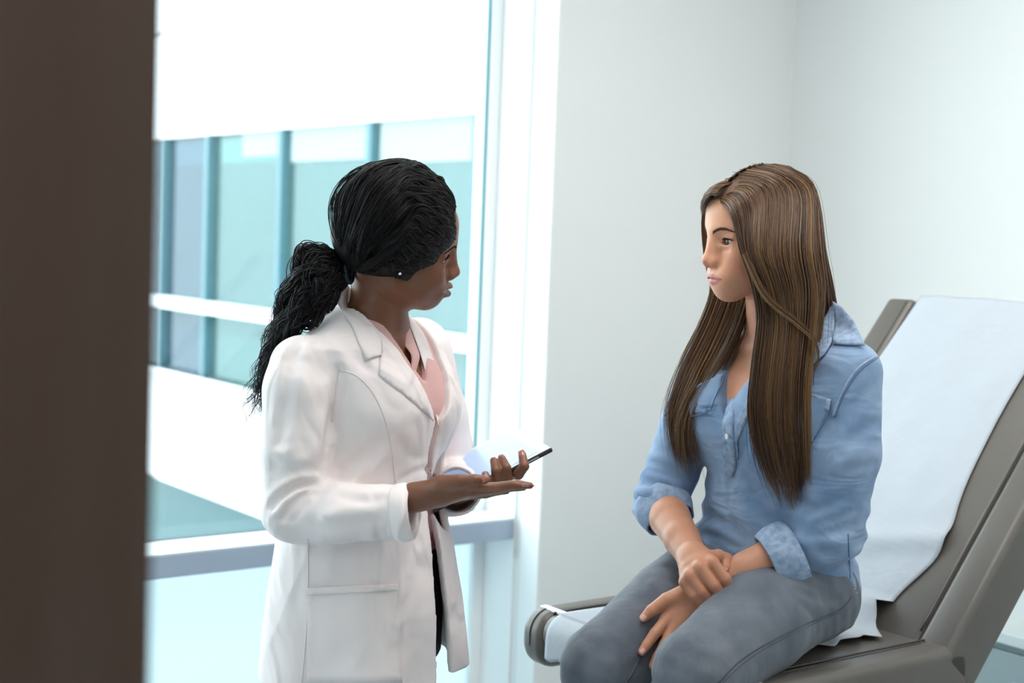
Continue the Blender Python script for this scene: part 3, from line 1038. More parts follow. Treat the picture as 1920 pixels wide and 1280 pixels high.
def brow_parts(parent, tree, M, o, sc, col, sides=(-1, 1), thick=1.0):
    """eyebrow: short hairs laid along the brow"""
    m = hair_material('brow_' + str(round(col[0] * 1000)), 0.6, 0.2)
    for s in sides:
        base = spline([(0.098, s * 0.0125, 0.0300), (0.098, s * 0.020, 0.0330), (0.094, s * 0.031, 0.0362), (0.085, s * 0.041, 0.0362), (0.075, s * 0.0475, 0.0325)], 90)
        cur, rad = [], []
        for i in range(len(base)):
            t = i / (len(base) - 1)
            w = 0.0036 * thick * (0.75 + 0.5 * t if t < 0.5 else 1.0 - 1.5 * (t - 0.5) ** 1.2)
            for j in range(4):
                p = base[i] + np.array([0, 0, RNG.uniform(-w, w)])
                q = base[min(i + 9, len(base) - 1)] + np.array([0, 0, RNG.uniform(-0.5, 0.7) * w])
                if i + 9 >= len(base): q = q + np.array([-0.004, s * 0.003, -0.002])
                pts = []
                for k in range(4):
                    a = p + (q - p) * k / 3
                    h = tree.find_nearest(Vector(a))
                    pts.append(np.array(h[0]) + np.array(h[1]) * 0.0005)
                cur.append(pts); rad.append([0.00026, 0.00028, 0.00022, 0.00008])
        V, Q = strand_mesh(cur, rad, 3)
        build_np('eyebrow', o + sc * V @ M.T, Q, m, parent, attr=np.tile(np.array(col), (len(V), 1)))

def lash_parts(parent, M, o, sc, sides=(-1, 1), lidh=0.0066, col=(0.012, 0.009, 0.008)):
    m = hair_material('lash_' + parent.name, 0.5, 0.3)
    for s in sides:
        cur, rad = [], []
        for i in range(60):
            dy = -0.93 + 1.86 * i / 59
            y = s * (0.0330 + 0.0150 * dy)
            z = EZ + 0.0012 * dy + lidh * (1 - dy * dy) * 0.82
            x = 0.0705 + 0.0137 * math.sqrt(max(0.05, 1 - ((y - s * 0.032) / 0.0160) ** 2 - ((z - EZ) / 0.0136) ** 2))
            p = np.array([x - 0.0002, y, z])
            ln = 0.0062 * (0.6 + 0.4 * (dy + 1) / 2) * RNG.uniform(0.8, 1.1)
            d = np.array([0.8, s * 0.35 * dy, 0.15])
            cur.append([p, p + d * ln * 0.4, p + d * ln * 0.75 + np.array([0, 0, ln * 0.2]), p + d * ln * 0.9 + np.array([0, 0, ln * 0.55])]); rad.append([0.0005, 0.0004, 0.00026, 0.0001])
        # dark lid lines
        for up in (1, -0.8):
            ln_ = []
            for i in range(24):
                dy = -0.97 + 1.94 * i / 23
                y = s * (0.0330 + 0.0150 * dy); z = EZ + 0.0012 * dy + up * lidh * (1 - dy * dy) * 0.84
                x = 0.0705 + 0.0137 * math.sqrt(max(0.05, 1 - ((y - s * 0.032) / 0.0160) ** 2 - ((z - EZ) / 0.0136) ** 2))
                ln_.append([x, y, z])
            ln_ = np.array(ln_)
            for a in range(0, 20, 4):
                seg = ln_[a:a + 5]
                k4 = spline(seg, 4)
                cur.append(k4); rad.append([0.00075 if up > 0 else 0.0004] * 4)
        V, Q = strand_mesh(cur, rad, 4)
        build_np('eyelash', o + sc * V @ M.T, Q, m, parent, attr=np.tile(np.array(col), (len(V), 1)))

def sheet(guides, n, npt=30, jit=0.006, clump=24, spread=0.006, ends=(0.88, 1.0), wave=0.0, wl=6.0, r0=0.0010, fall=1.0, seed=1, cols=None, edge=0.0):
    """strands filling the sheet between neighbouring guide lines"""
    rg = np.random.default_rng(seed)
    G = np.array([spline(g, npt) for g in guides])          # k, npt, 3
    k = len(G)
    cs = rg.uniform(0, k - 1, clump)
    cshift = rg.normal(0, 1, (clump, 3))
    ctint = rg.uniform(0, 1, clump)
    s0 = rg.uniform(-edge, k - 1 + edge, n)
    cur, rad, col = [], [], []
    t = np.linspace(0, 1, npt)
    for i in range(n):
        c = int(np.argmin(np.abs(cs - s0[i]) + rg.uniform(0, 0.25, clump)))
        s = s0[i] + (cs[c] - s0[i]) * 0.65 * t ** 1.2
        s = np.clip(s, 0, k - 1 - 1e-6)
        a = s.astype(int); f = (s - a)[:, None]
        p0 = G[np.maximum(a - 1, 0), np.arange(npt)]; p1 = G[a, np.arange(npt)]; p2 = G[np.minimum(a + 1, k - 1), np.arange(npt)]; p3 = G[np.minimum(a + 2, k - 1), np.arange(npt)]
        q = 0.5 * (2 * p1 + (-p0 + p2) * f + (2 * p0 - 5 * p1 + 4 * p2 - p3) * f ** 2 + (-p0 + 3 * p1 - 3 * p2 + p3) * f ** 3)
        o = rg.normal(0, 1, 3)
        q = q + (o * spread * (0.25 + 0.75 * t[:, None] ** 1.1)) + cshift[c] * jit * t[:, None] ** 1.3
        if wave:
            rc = np.random.default_rng(seed * 1000 + c)
            ph = rc.uniform(0, 6.28) + rg.normal(0, 0.35); ph2 = ph
            w = wave * np.minimum(1, t * 4) * rg.uniform(0.7, 1.2)
            d1 = rc.normal(0, 1, 3); d1 /= np.linalg.norm(d1); d2 = rc.normal(0, 1, 3); d2 -= d1 * (d1 @ d2); d2 /= np.linalg.norm(d2)
            fr = wl * rc.uniform(0.75, 1.3)
            q = q + w[:, None] * (np.sin(t * fr * 6.28 + ph)[:, None] * d1 + np.cos(t * fr * 6.28 + ph2)[:, None] * d2)
        e = rg.uniform(*ends)
        tt = t * e
        q = np.stack([np.interp(tt, t, q[:, d]) for d in range(3)], 1)
        cur.append(q)
        rad.append(r0 * rg.uniform(0.7, 1.2) * np.clip(1.15 - t ** 2 * fall, 0.15, 1))
        if cols is not None:
            x = np.clip(0.65 * ctint[c] + 0.35 * rg.uniform(0, 1) + rg.normal(0, 0.08), 0, 1) * (len(cols) - 1)
            j = min(int(x), len(cols) - 2)
            cc = np.array(cols[j]) * (1 - (x - j)) + np.array(cols[j + 1]) * (x - j)
            col.append(cc)
    return cur, rad, col

def hair_build(name, sheets, material, parent, sides=4, label=None):
    cur, rad, col = [], [], []
    for c, r, k in sheets:
        cur += list(c); rad += list(r); col += list(k)
    npt = len(cur[0])
    V, Q = strand_mesh(cur, rad, sides)
    C = np.repeat(np.array(col), npt * sides, axis=0)
    return build_np(name, V, Q, material, parent, attr=C, label=label)

def loft_torso(Fd, o, f, l, st, k=0.02, grow=0.0, p=2.2):
    """trunk: rows (z, forward shift, left shift, half depth, half width)"""
    st = np.array(st, float)
    f = np.asarray(f, float); l = np.asarray(l, float)
    z0, z1 = st[0, 0], st[-1, 0]
    def fn(X, Y, Z):
        zz = np.clip(Z, z0, z1)
        cf = np.interp(zz, st[:, 0], st[:, 1]); cl = np.interp(zz, st[:, 0], st[:, 2])
        rf = np.interp(zz, st[:, 0], st[:, 3]) + grow; rl = np.interp(zz, st[:, 0], st[:, 4]) + grow
        a = ((X - o[0]) * f[0] + (Y - o[1]) * f[1] - cf) / rf
        b = ((X - o[0]) * l[0] + (Y - o[1]) * l[1] - cl) / rl
        d = ((np.abs(a) ** p + np.abs(b) ** p) ** (1 / p) - 1) * np.minimum(rf, rl)
        return np.maximum(d, np.maximum(Z - z1, z0 - Z)).astype(np.float32)
    m = st[:, 3:].max() + np.abs(st[:, 1:3]).max() + grow
    return Fd.add(fn, (o[0] - m, o[1] - m, z0), (o[0] + m, o[1] + m, z1), k)

class Waves:
    """soft random creases"""
    def __init__(self, seed, n=6, f=(25, 60), aniso=(1, 1, 1)):
        r = np.random.default_rng(seed)
        d = r.normal(0, 1, (n, 3)) * np.array(aniso)
        d /= np.linalg.norm(d, axis=1)[:, None]
        self.k = d * r.uniform(*f, n)[:, None]
        e = r.normal(0, 1, (n, 3)); e /= np.linalg.norm(e, axis=1)[:, None]
        self.e = e * r.uniform(8, 18, n)[:, None]
        self.p = r.uniform(0, 6.28, (n, 2))
    def __call__(self, X, Y, Z):
        s = 0
        for k, e, p in zip(self.k, self.e, self.p):
            s = s + np.sin(X * k[0] + Y * k[1] + Z * k[2] + p[0] + 1.6 * np.sin(X * e[0] + Y * e[1] + Z * e[2] + p[1]))
        return s / len(self.k)

def cuff_ring(name, c, axis, up, h, r, material, parent, flare=0.1, thick=0.005, wob=0.0015, seed=1, ell=1.0):
    """a turned-up cuff: a thick open ring"""
    axis = unit(axis); e1 = unit(np.asarray(up) - axis * (np.asarray(up) @ axis)); e2 = np.cross(axis, e1)
    prof = []
    for t in np.linspace(-1, 1, 9):
        prof.append((t * h / 2, r * (1 + flare * -t) + 0.0035 * (1 - t * t)))
    for t in np.linspace(0, math.pi, 6)[1:-1]:
        prof.append((h / 2 + thick * 0.5 * math.sin(t), r * (1 - flare) - thick * 0.5 * (1 - math.cos(t))))
    for t in np.linspace(1, -1, 9):
        prof.append((t * h / 2, r * (1 + flare * -t) - thick))
    n = 48
    rg = np.random.default_rng(seed)
    ph = rg.uniform(0, 6.28, 4)
    V = []
    for i in range(n):
        a = 2 * math.pi * i / n
        for (x, rr) in prof:
            w = wob * (math.sin(3 * a + ph[0] + x * 60) + 0.7 * math.sin(5 * a + ph[1] - x * 90) + 0.5 * math.sin(9 * a + ph[2]))
            x2 = x + 0.002 * math.sin(2 * a + ph[3])
            V.append(np.asarray(c) + axis * x2 + (e1 * math.cos(a) * ell + e2 * math.sin(a)) * (rr + w))
    m = len(prof)
    Fc = []
    for i in range(n):
        for j in range(m):
            i2, j2 = (i + 1) % n, (j + 1) % m
            Fc.append([i * m + j, i2 * m + j, i2 * m + j2, i * m + j2])
    return build(name, V, Fc, material, parent)

def nail(name, tip, d, nrm, ln, wd, material, parent):
    """a curved fingernail lying on a fingertip"""
    d = unit(d); nrm = unit(np.asarray(nrm) - d * (np.asarray(nrm) @ d)); sd = np.cross(d, nrm)
    V = []
    for i in range(9):
        u = i / 8
        w = wd * 0.5 * (1 - 0.35 * max(0, (u - 0.6) / 0.4) ** 2 - 0.25 * max(0, (0.2 - u) / 0.2) ** 2)
        for j in range(7):
            v = -1 + 2 * j / 6
            V.append(np.asarray(tip) + d * (ln * (u - 0.75)) + sd * (w * v) + nrm * (-0.0018 * v * v - 0.0022 * max(0, u - 0.5) ** 2 + 0.0004))
    return build(name, V, grid_faces(9, 7), material, parent, solid=0.0008, solid_off=1.0)

def press(Fd, tree, folds):
    """press folds into a garment along lines of photo pixels lying on its surface"""
    for ln_, am, sg in folds:
        q = spline(np.array(ln_, float), max(8, 4 * len(ln_))) if len(ln_) > 2 else np.linspace(ln_[0], ln_[1], 6)
        pts = [h[0] for h in (cast(tree, a[0], a[1]) for a in q) if h is not None]
        run = []
        for p in pts:
            if run and np.linalg.norm(p - run[-1]) > 0.05:
                break
            run.append(p)
        if len(run) > 3:
            Fd.fold(run[::2] if len(run) > 8 else run, am, sg)
# ------------------------------------------------------------------ the seated woman
W_F = -Ux; W_L = Nx                         # she faces the foot end of the chair
W_O = np.array([0.497, 2.720, 0.0])
woman = empty('person', (W_O[0], W_O[1], SZ), 'person in a pale blue denim shirt and grey jeans sitting on the exam chair', 'person')
def WB(a, b, z):
    return W_O + W_F * a + W_L * b + np.array([0, 0, z])

# --- head
w_head = np.array([0.440, 2.67, 1.5105])
w_M = head_matrix(math.radians(199.4), math.radians(10.0), math.radians(-2.4))
w_inv = lambda p: (np.asarray(p) - w_head) @ w_M
neck_base = WB(0.015, 0.0, 1.345)
Hf = head_field(neck_to=tuple(w_inv(neck_base)), neck_r=0.0475)
V, Q = Hf.mesh((-0.11, -0.095, -0.15), (0.125, 0.095, 0.14), 0.0015)
lip = lip_dist(V)[:, None]
base = np.array([0.78, 0.385, 0.235])
col = np.tile(base, (len(V), 1))
col = col * (1 - 0.30 * gauss(V, (0.06, 0.045, -0.025), (0.03, 0.025, 0.025))[:, None] * np.array([0.25, 1, 1])) * (1 - 0.30 * gauss(V, (0.06, -0.045, -0.025), (0.03, 0.025, 0.025))[:, None] * np.array([0.25, 1, 1]))
col = col * (1 - 0.18 * gauss(V, (0.112, 0, -0.022), (0.012, 0.014, 0.012))[:, None] * np.array([0.2, 1, 1]))
for s in (-1, 1):
    col = col * (1 - 0.22 * gauss(V, (0.075, s * 0.033, 0.021), (0.02, 0.02, 0.012))[:, None] * np.array([0.5, 1, 1]))
col = col * (1 - lip) + np.array([0.66, 0.235, 0.195]) * lip
col = col * (1 - 0.65 * mouth_line(V)[:, None])
sc_ = np.clip((0.016 - (0.8 * V[:, 0] - 0.6 * V[:, 2] + 0.10 * np.abs(V[:, 1]))) / 0.006, 0, 1)[:, None] * (V[:, 2:3] > -0.01)
col = col * (1 - sc_) + np.array([0.13, 0.07, 0.038]) * sc_
headV, headQ, headC = w_head + V @ w_M.T, Q, col
w_tree_local = bvh_of(V, Q)

# --- limbs (joints read off the photograph, each at its own distance)
Lsh = WB(0.0, 0.165, 1.285); Rsh = WB(0.0, -0.165, 1.290)
Lel = P(1548, 996, 2.58); Rel = P(1238, 940, 2.77)
Lwr = P(1322, 1108, 2.575); Rwr = P(1302, 1050, 2.575)
SK = Field()
st_w = [(0.80, -0.01, 0, 0.115, 0.175), (0.90, -0.01, 0, 0.108, 0.165), (1.00, 0.0, 0, 0.092, 0.135), (1.08, 0.008, 0, 0.090, 0.133), (1.16, 0.016, 0, 0.098, 0.142), (1.22, 0.018, 0, 0.100, 0.150), (1.27, 0.010, 0, 0.092, 0.160), (1.305, 0.006, 0, 0.078, 0.150), (1.335, 0.006, 0, 0.062, 0.105), (1.36, 0.008, 0, 0.050, 0.062)]
loft_torso(SK, W_O, W_F, W_L, st_w, 0.02, grow=-0.006)
SK.cone(neck_base + np.array([0, 0, -0.03]), w_head + w_M @ np.array([-0.022, 0, -0.030]), 0.050, 0.0475, 0.03)
for s in (-1, 1):
    SK.ell(WB(0.068, s * 0.066, 1.195), (0.062, 0.062, 0.066), 0.05)
    SK.cone(WB(0.070, s * 0.012, 1.318), WB(0.045, s * 0.12, 1.335), 0.008, 0.008, 0.02)
chestV = SK.mesh(WB(0, 0, 0) * [1, 1, 0] + [-0.24, -0.24, 1.10], WB(0, 0, 0) * [1, 1, 0] + [0.24, 0.24, 1.47], 0.004)
def arm_field(sh, el, wr, r):
    A = Field()
    A.chain([sh, el, el + (wr - el) * 0.30, el + (wr - el) * 0.65, wr], r, 0.02)
    return A
LA = arm_field(Lsh, Lel, Lwr, (0.048, 0.035, 0.0370, 0.0330, 0.0255))
RA = arm_field(Rsh, Rel, Rwr, (0.048, 0.039, 0.0375, 0.0325, 0.0265))
# left hand: lying between the thighs, thumb and index finger in view
k_ = 0.006
def fing(Fd, pts, r, k=0.005):
    Fd.chain([np.asarray(p) for p in pts], r, k)
Fd = LA
m1 = P(1249, 1163, 2.552); m2 = P(1262, 1180, 2.545); m3 = P(1280, 1188, 2.545); m4 = P(1298, 1190, 2.55)
Fd.chain([Lwr, P(1290, 1122, 2.57), m1], (0.0255, 0.0205, 0.0115), 0.012)
Fd.chain([Lwr, P(1300, 1140, 2.56), m2], (0.0245, 0.0200, 0.0115), 0.012)
Fd.chain([Lwr, P(1308, 1150, 2.56), m3], (0.0245, 0.0190, 0.0110), 0.012)
Fd.chain([Lwr, P(1316, 1155, 2.56), m4], (0.0240, 0.0180, 0.0105), 0.012)
fing(Fd, [m1, P(1228, 1187, 2.532), P(1213, 1208, 2.522), P(1204, 1221, 2.516)], (0.0112, 0.0098, 0.0086, 0.0074))
fing(Fd, [m2, P(1246, 1208, 2.528), P(1232, 1232, 2.522), P(1224, 1247, 2.522)], (0.0112, 0.0098, 0.0086, 0.0074))
fing(Fd, [m3, P(1266, 1216, 2.522), P(1254, 1238, 2.518), P(1248, 1250, 2.518)], (0.0108, 0.0096, 0.0084, 0.0072))
fing(Fd, [m4, P(1286, 1214, 2.528), P(1276, 1232, 2.524), P(1270, 1243, 2.524)], (0.0100, 0.0088, 0.0078, 0.0068))
fing(Fd, [P(1290, 1112, 2.565), P(1250, 1124, 2.558), P(1222, 1144, 2.552), P(1207, 1158, 2.550)], (0.019, 0.0125, 0.0105, 0.0078), 0.010)
# right hand: closed round the left wrist
Fd = RA
k1 = P(1336, 1054, 2.528); k2 = P(1312, 1063, 2.524); k3 = P(1294, 1078, 2.524); k4 = P(1284, 1091, 2.530)
for kk_, r_ in ((k1, 0.0110), (k2, 0.0112), (k3, 0.0108), (k4, 0.0100)):
    Fd.chain([Rwr, Rwr * 0.35 + kk_ * 0.65 + np.array([0, 0.004, 0.002]), kk_], (0.0245, 0.0150, r_), 0.012)
fing(Fd, [k1, P(1360, 1084, 2.520), P(1370, 1108, 2.528), P(1368, 1120, 2.548)], (0.0110, 0.0100, 0.0090, 0.0080))
fing(Fd, [k2, P(1338, 1096, 2.516), P(1355, 1119, 2.524), P(1352, 1130, 2.545)], (0.0112, 0.0102, 0.0092, 0.0080))
fing(Fd, [k3, P(1315, 1107, 2.518), P(1336, 1128, 2.526), P(1334, 1136, 2.545)], (0.0108, 0.0098, 0.0088, 0.0078))
fing(Fd, [k4, P(1300, 1114, 2.522), P(1320, 1131, 2.528), P(1322, 1140, 2.545)], (0.0100, 0.0090, 0.0080, 0.0072))
fing(Fd, [P(1318, 1048, 2.555), P(1346, 1042, 2.575), P(1362, 1048, 2.580), P(1361, 1064, 2.560)], (0.0140, 0.0118, 0.0110, 0.0082), 0.008)
def bounds(pts, m):
    p = np.array(pts)
    return p.min(0) - m, p.max(0) + m
lo, hi = bounds([Lel, Lwr, P(1200, 1226, 2.54), P(1270, 1250, 2.5), P(1322, 1140, 2.6)], 0.05)
lV = LA.mesh(lo, hi, 0.0020)
lo, hi = bounds([Rel, Rwr, k1, k4, P(1370, 1120, 2.51), P(1320, 1145, 2.55)], 0.05)
rV = RA.mesh(lo, hi, 0.0020)
hV, hQ = join([(headV, headQ), chestV, lV, rV])
colA = np.tile(np.array([0.63, 0.300, 0.185]), (len(hV), 1)); colA[:len(headC)] = headC
# knuckles a little redder
for kp in (k1, k2, k3, k4, m1, P(1360, 1084, 2.520), P(1338, 1096, 2.516), P(1315, 1107, 2.518), P(1228, 1187, 2.545)):
    colA *= 1 - 0.16 * np.exp(-((hV - kp) ** 2).sum(1) / 0.010 ** 2)[:, None] * np.array([0.2, 1, 1])
M_skinW = skin_material('fair_skin', None, None, 0.42, 0.30)
build_np('body', hV, np.array(hQ), M_skinW, woman, attr=colA)
eye_parts(woman, w_M, w_head, 1.0, (0.12, 0.055, 0.02), lookyaw=0.02)
brow_parts(woman, w_tree_local, w_M, w_head, 1.0, (0.12, 0.07, 0.042), thick=1.2)
lash_parts(woman, w_M, w_head, 1.0)
M_nailW = mat('natural_nail', (0.62, 0.36, 0.30), 0.25)
nail('fingernail', P(1204, 1160, 2.540), P(1203, 1162, 2.548) - P(1222, 1144, 2.552), np.array([-0.3, -0.8, 0.5]), 0.011, 0.009, M_nailW, woman)
nail('fingernail', P(1203, 1222, 2.508), P(1203, 1222, 2.514) - P(1213, 1208, 2.522), np.array([-0.3, -0.9, 0.2]), 0.010, 0.009, M_nailW, woman)
nail('fingernail', P(1361, 1066, 2.551), P(1361, 1066, 2.560) - P(1362, 1048, 2.580), np.array([0.1, -0.95, 0.2]), 0.011, 0.010, M_nailW, woman)

# --- jeans
M_jean = mat('grey_denim', (0.088, 0.105, 0.135), 0.75, bump=0.25, bscale=900, var=0.25, vscale=16, sheen=0.15, vcol2=(0.145, 0.163, 0.195), bdist=0.0008, crease=(8.0, 0.35, 0.015, (1.6, 1.6, 1.0)))
M_jeanseam = mat('grey_denim_seam', (0.07, 0.08, 0.10), 0.8)
J = Field()
Lhip = np.array([0.545, 2.650, 0.882]); Rhip = np.array([0.430, 2.800, 0.88])
Lkn = np.array([0.328, 2.402, 0.790]); Rkn = np.array([0.182, 2.560, 0.750])
J.ell(WB(-0.01, 0, 0.90), (0.120, 0.120, 0.100), 0.03)
loft_torso(J, W_O, W_F, W_L, [(0.83, -0.005, 0, 0.105, 0.162), (0.93, -0.004, 0, 0.100, 0.158), (0.985, 0, 0, 0.090, 0.138)], 0.03)
J.ell(WB(-0.026, 0.080, 0.868), (0.086, 0.086, 0.083), 0.03)
J.ell(WB(-0.026, -0.080, 0.868), (0.086, 0.086, 0.083), 0.03)
def leg(hip, kn, foot, thin=0.0):
    J.chain([hip, hip * 0.55 + kn * 0.45 + np.array([0, 0, 0.004]), kn, kn * 0.72 + foot * 0.28, foot], (0.096, 0.090, 0.0740, 0.062, 0.042), 0.03)
Lft = Lkn + W_F * 0.03 + np.array([0, 0, -0.40]); Rft = Rkn + W_F * 0.03 + np.array([0, 0, -0.40])
leg(Lhip, Lkn, Lft); leg(Rhip, Rkn, Rft)
jw = Waves(3, 6, (40, 90))
lo, hi = bounds([Lhip, Rhip, Lkn, Rkn, Lft, Rft, WB(-0.1, 0, 1.0)], 0.13)
press(J, bvh_of(*J.mesh(lo, hi, 0.010)), [([(1480, 1075), (1530, 1100), (1570, 1130)], 0.005, 0.007), ([(1500, 1110), (1545, 1125), (1585, 1128)], 0.004, 0.006), ([(1460, 1090), (1500, 1130), (1540, 1165)], 0.004, 0.008), ([(1440, 1100), (1470, 1140), (1490, 1180)], 0.003, 0.008), ([(1250, 1060), (1290, 1075), (1320, 1085)], 0.004, 0.008), ([(1220, 1080), (1260, 1090), (1290, 1100)], 0.003, 0.008)])
hipfold = unit(Lkn - Lhip)
def jdisp(X, Y, Z):
    d = 0.0012 * jw(X, Y, Z)
    for h in (Lhip, Rhip):
        r = np.sqrt((X - h[0]) ** 2 + (Y - h[1]) ** 2 + (Z - h[2] - 0.02) ** 2)
        t = (X - h[0]) * hipfold[0] + (Y - h[1]) * hipfold[1] - (Z - h[2]) * 0.55
        d = d + 0.0009 * np.sin(t * 230 + 1.8 * np.sin(X * 30 + Z * 22)) * np.exp(-((r - 0.10) / 0.055) ** 2)
    for kn in (Lkn, Rkn):
        r = np.sqrt((X - kn[0]) ** 2 + (Y - kn[1]) ** 2 + (Z - kn[2]) ** 2)
        d = d + 0.0006 * np.sin((Z * 190) + 2 * np.sin(X * 40)) * np.exp(-((r - 0.08) / 0.05) ** 2)
    return d
lo, hi = bounds([Lhip, Rhip, Lkn, Rkn, Lft, Rft, WB(-0.1, 0, 1.0)], 0.13)
jV, jQ = J.mesh(lo, hi, 0.005, 1, jdisp)
jeans = build_np('jeans', jV, jQ, M_jean, woman)
jt = bvh_of(jV, jQ)
seam(jt, [(1345, 1282), (1385, 1240), (1440, 1205), (1520, 1165), (1575, 1142), (1597, 1118)], 0.0016, 'side_seam', M_jeanseam, jeans)
seam(jt, [(1352, 1284), (1391, 1245), (1444, 1210), (1522, 1170), (1577, 1147)], 0.0008, 'stitching', M_jeanseam, jeans)
seam(jt, [(1168, 1290), (1185, 1262), (1196, 1240), (1203, 1228)], 0.0018, 'inner_seam', M_jeanseam, jeans)
# shoes hang below the frame
M_shoeW = mat('white_canvas_shoe', (0.7, 0.7, 0.7), 0.7)
for ft in (Lft, Rft):
    S_ = Field()
    S_.chain([ft + np.array([0, 0, -0.01]), ft + W_F * 0.03 + np.array([0, 0, -0.05]), ft + W_F * 0.15 + np.array([0, 0, -0.07])], (0.044, 0.042, 0.034), 0.03)
    lo, hi = bounds([ft, ft + W_F * 0.16 + np.array([0, 0, -0.08])], 0.06)
    a, b = S_.mesh(lo, hi, 0.007)
    sh = build_np('shoe', a, b, M_shoeW, woman)

# --- denim shirt
M_den = mat('pale_blue_denim', (0.155, 0.255, 0.42), 0.8, bump=0.30, bscale=700, var=0.2, vscale=11, sheen=0.2, vcol2=(0.27, 0.370, 0.525), bdist=0.0008, crease=(7.0, 0.55, 0.02, (1.0, 1.0, 2.2)))
M_denlight = mat('faded_denim', (0.34, 0.435, 0.58), 0.8, bump=0.3, bscale=500, var=0.2, vscale=90, vcol2=(0.19, 0.28, 0.43), bdist=0.0008)
M_dendark = mat('denim_stitching', (0.085, 0.14, 0.26), 0.8)
T = Field()
st_s = [(0.885, -0.006, 0.0, 0.124, 0.183), (0.93, -0.004, 0, 0.116, 0.176), (1.00, 0.004, 0.006, 0.102, 0.144), (1.08, 0.010, 0.008, 0.100, 0.138), (1.16, 0.018, 0, 0.110, 0.156), (1.22, 0.020, 0, 0.112, 0.162), (1.27, 0.012, 0, 0.103, 0.170), (1.305, 0.006, 0, 0.088, 0.160), (1.335, 0.004, 0, 0.072, 0.115), (1.362, 0.004, 0, 0.060, 0.074)]
loft_torso(T, W_O, W_F, W_L, st_s, 0.02)
for s in (-1, 1):
    T.ell(WB(0.072, s * 0.068, 1.195), (0.066, 0.068, 0.070), 0.06)
for s in (-1, 1):
    T.cone(WB(-0.012, s * 0.062, 1.345), WB(-0.004, s * 0.135, 1.318), 0.022, 0.026, 0.03)
Lcu = P(1490, 1030, 2.585); Rcu = P(1246, 958, 2.755)
T.chain([Lsh + np.array([0.0, 0, 0.0]), Lsh * 0.5 + Lel * 0.5 + W_L * 0.012, Lel + W_L * 0.006, Lcu], (0.060, 0.066, 0.060, 0.048), 0.02)
T.chain([Rsh, Rsh * 0.5 + Rel * 0.5, Rel, Rcu], (0.058, 0.056, 0.050, 0.043), 0.012)
# V of the open placket and the neck hole
zV = 1.192
def vcut(X, Y, Z):
    a = (X - W_O[0]) * W_F[0] + (Y - W_O[1]) * W_F[1]
    b = (X - W_O[0]) * W_L[0] + (Y - W_O[1]) * W_L[1]
    w = np.clip((Z - zV) / (1.345 - zV), 0, 1.25) ** 0.85 * 0.066
    return np.maximum(np.maximum(np.abs(b - 0.006) - w, zV - Z), -a)
T.add(vcut, WB(0, 0, 0) * [1, 1, 0] + [-0.25, -0.25, zV], WB(0, 0, 0) * [1, 1, 0] + [0.25, 0.25, 1.42], 0.004, 's')
T.cone(WB(0.005, 0, 1.36), WB(0.01, 0, 1.42), 0.060, 0.060, 0.004, 's')
tw = Waves(11, 7, (22, 55), (1, 1, 0.6)); tw2 = Waves(12, 5, (70, 130))
def arm_t(X, Y, Z, a, b):
    d = b - a; L_ = np.linalg.norm(d); d = d / L_
    t = (X - a[0]) * d[0] + (Y - a[1]) * d[1] + (Z - a[2]) * d[2]
    r2 = (X - a[0]) ** 2 + (Y - a[1]) ** 2 + (Z - a[2]) ** 2 - t * t
    return t, np.sqrt(np.maximum(r2, 0))
def tdisp(X, Y, Z):
    d = 0.0026 * tw(X, Y, Z) + 0.0009 * tw2(X, Y, Z)
    for a, b in ((Lsh, Lel), (Rsh, Rel)):
        t, r = arm_t(X, Y, Z, a, b)
        L_ = np.linalg.norm(b - a)
        m = np.exp(-((t - L_) / 0.075) ** 2) * np.exp(-(r / 0.09) ** 4)
        d = d + 0.0030 * m * np.sin(t * 150 + 2.2 * np.sin(X * 32 + Y * 25))
    # gathers above the waist at the front
    m = np.exp(-((Z - 0.99) / 0.05) ** 2)
    d = d + 0.0024 * m * np.sin(Z * 120 + 3.5 * np.sin(X * 21 + Y * 13) + X * 25)
    return d
lo, hi = bounds([Lsh, Rsh, Lel, Rel, Lcu, Rcu, WB(0.12, 0, 0.9), WB(-0.12, 0, 1.36)], 0.11)
press(T, bvh_of(*T.mesh(lo, hi, 0.009)), [([(1606, 955), (1570, 972), (1525, 985)], 0.006, 0.008), ([(1600, 985), (1565, 1000), (1515, 1002)], 0.006, 0.007), ([(1590, 930), (1545, 950), (1510, 970)], 0.004, 0.009),
        ([(1400, 890), (1430, 950), (1480, 1010)], 0.004, 0.012), ([(1350, 900), (1360, 960), (1400, 1030)], 0.004, 0.010), ([(1320, 1000), (1380, 1022), (1440, 1030)], 0.006, 0.009), ([(1330, 1025), (1400, 1050), (1450, 1050)], 0.006, 0.007),
        ([(1205, 880), (1250, 890), (1295, 900)], 0.004, 0.006), ([(1205, 905), (1250, 912), (1290, 918)], 0.004, 0.006), ([(1560, 790), (1545, 850), (1525, 920)], 0.010, 0.012),
    ([(1640, 720), (1600, 760), (1575, 800)], 0.003, 0.010), ([(1655, 790), (1610, 810), (1575, 850)], 0.004, 0.010), ([(1640, 870), (1600, 880), (1560, 905)], 0.003, 0.009), ([(1400, 830), (1370, 900), (1360, 960)], 0.004, 0.010), ([(1330, 960), (1370, 1000), (1420, 1015)], 0.004, 0.008)])
lo, hi = bounds([Lsh, Rsh, Lel, Rel, Lcu, Rcu, WB(0.12, 0, 0.9), WB(-0.12, 0, 1.36)], 0.11)
tV, tQ = T.mesh(lo, hi, 0.0042, 1, tdisp)
shirt = build_np('denim_shirt', tV, tQ, M_den, woman)
tt = bvh_of(tV, tQ)
cuff_ring('cuff', P(1470, 1043, 2.580), Lwr - Lel, np.array([0, 0, 1]), 0.054, 0.0570, M_denlight, shirt, flare=0.03, seed=2)
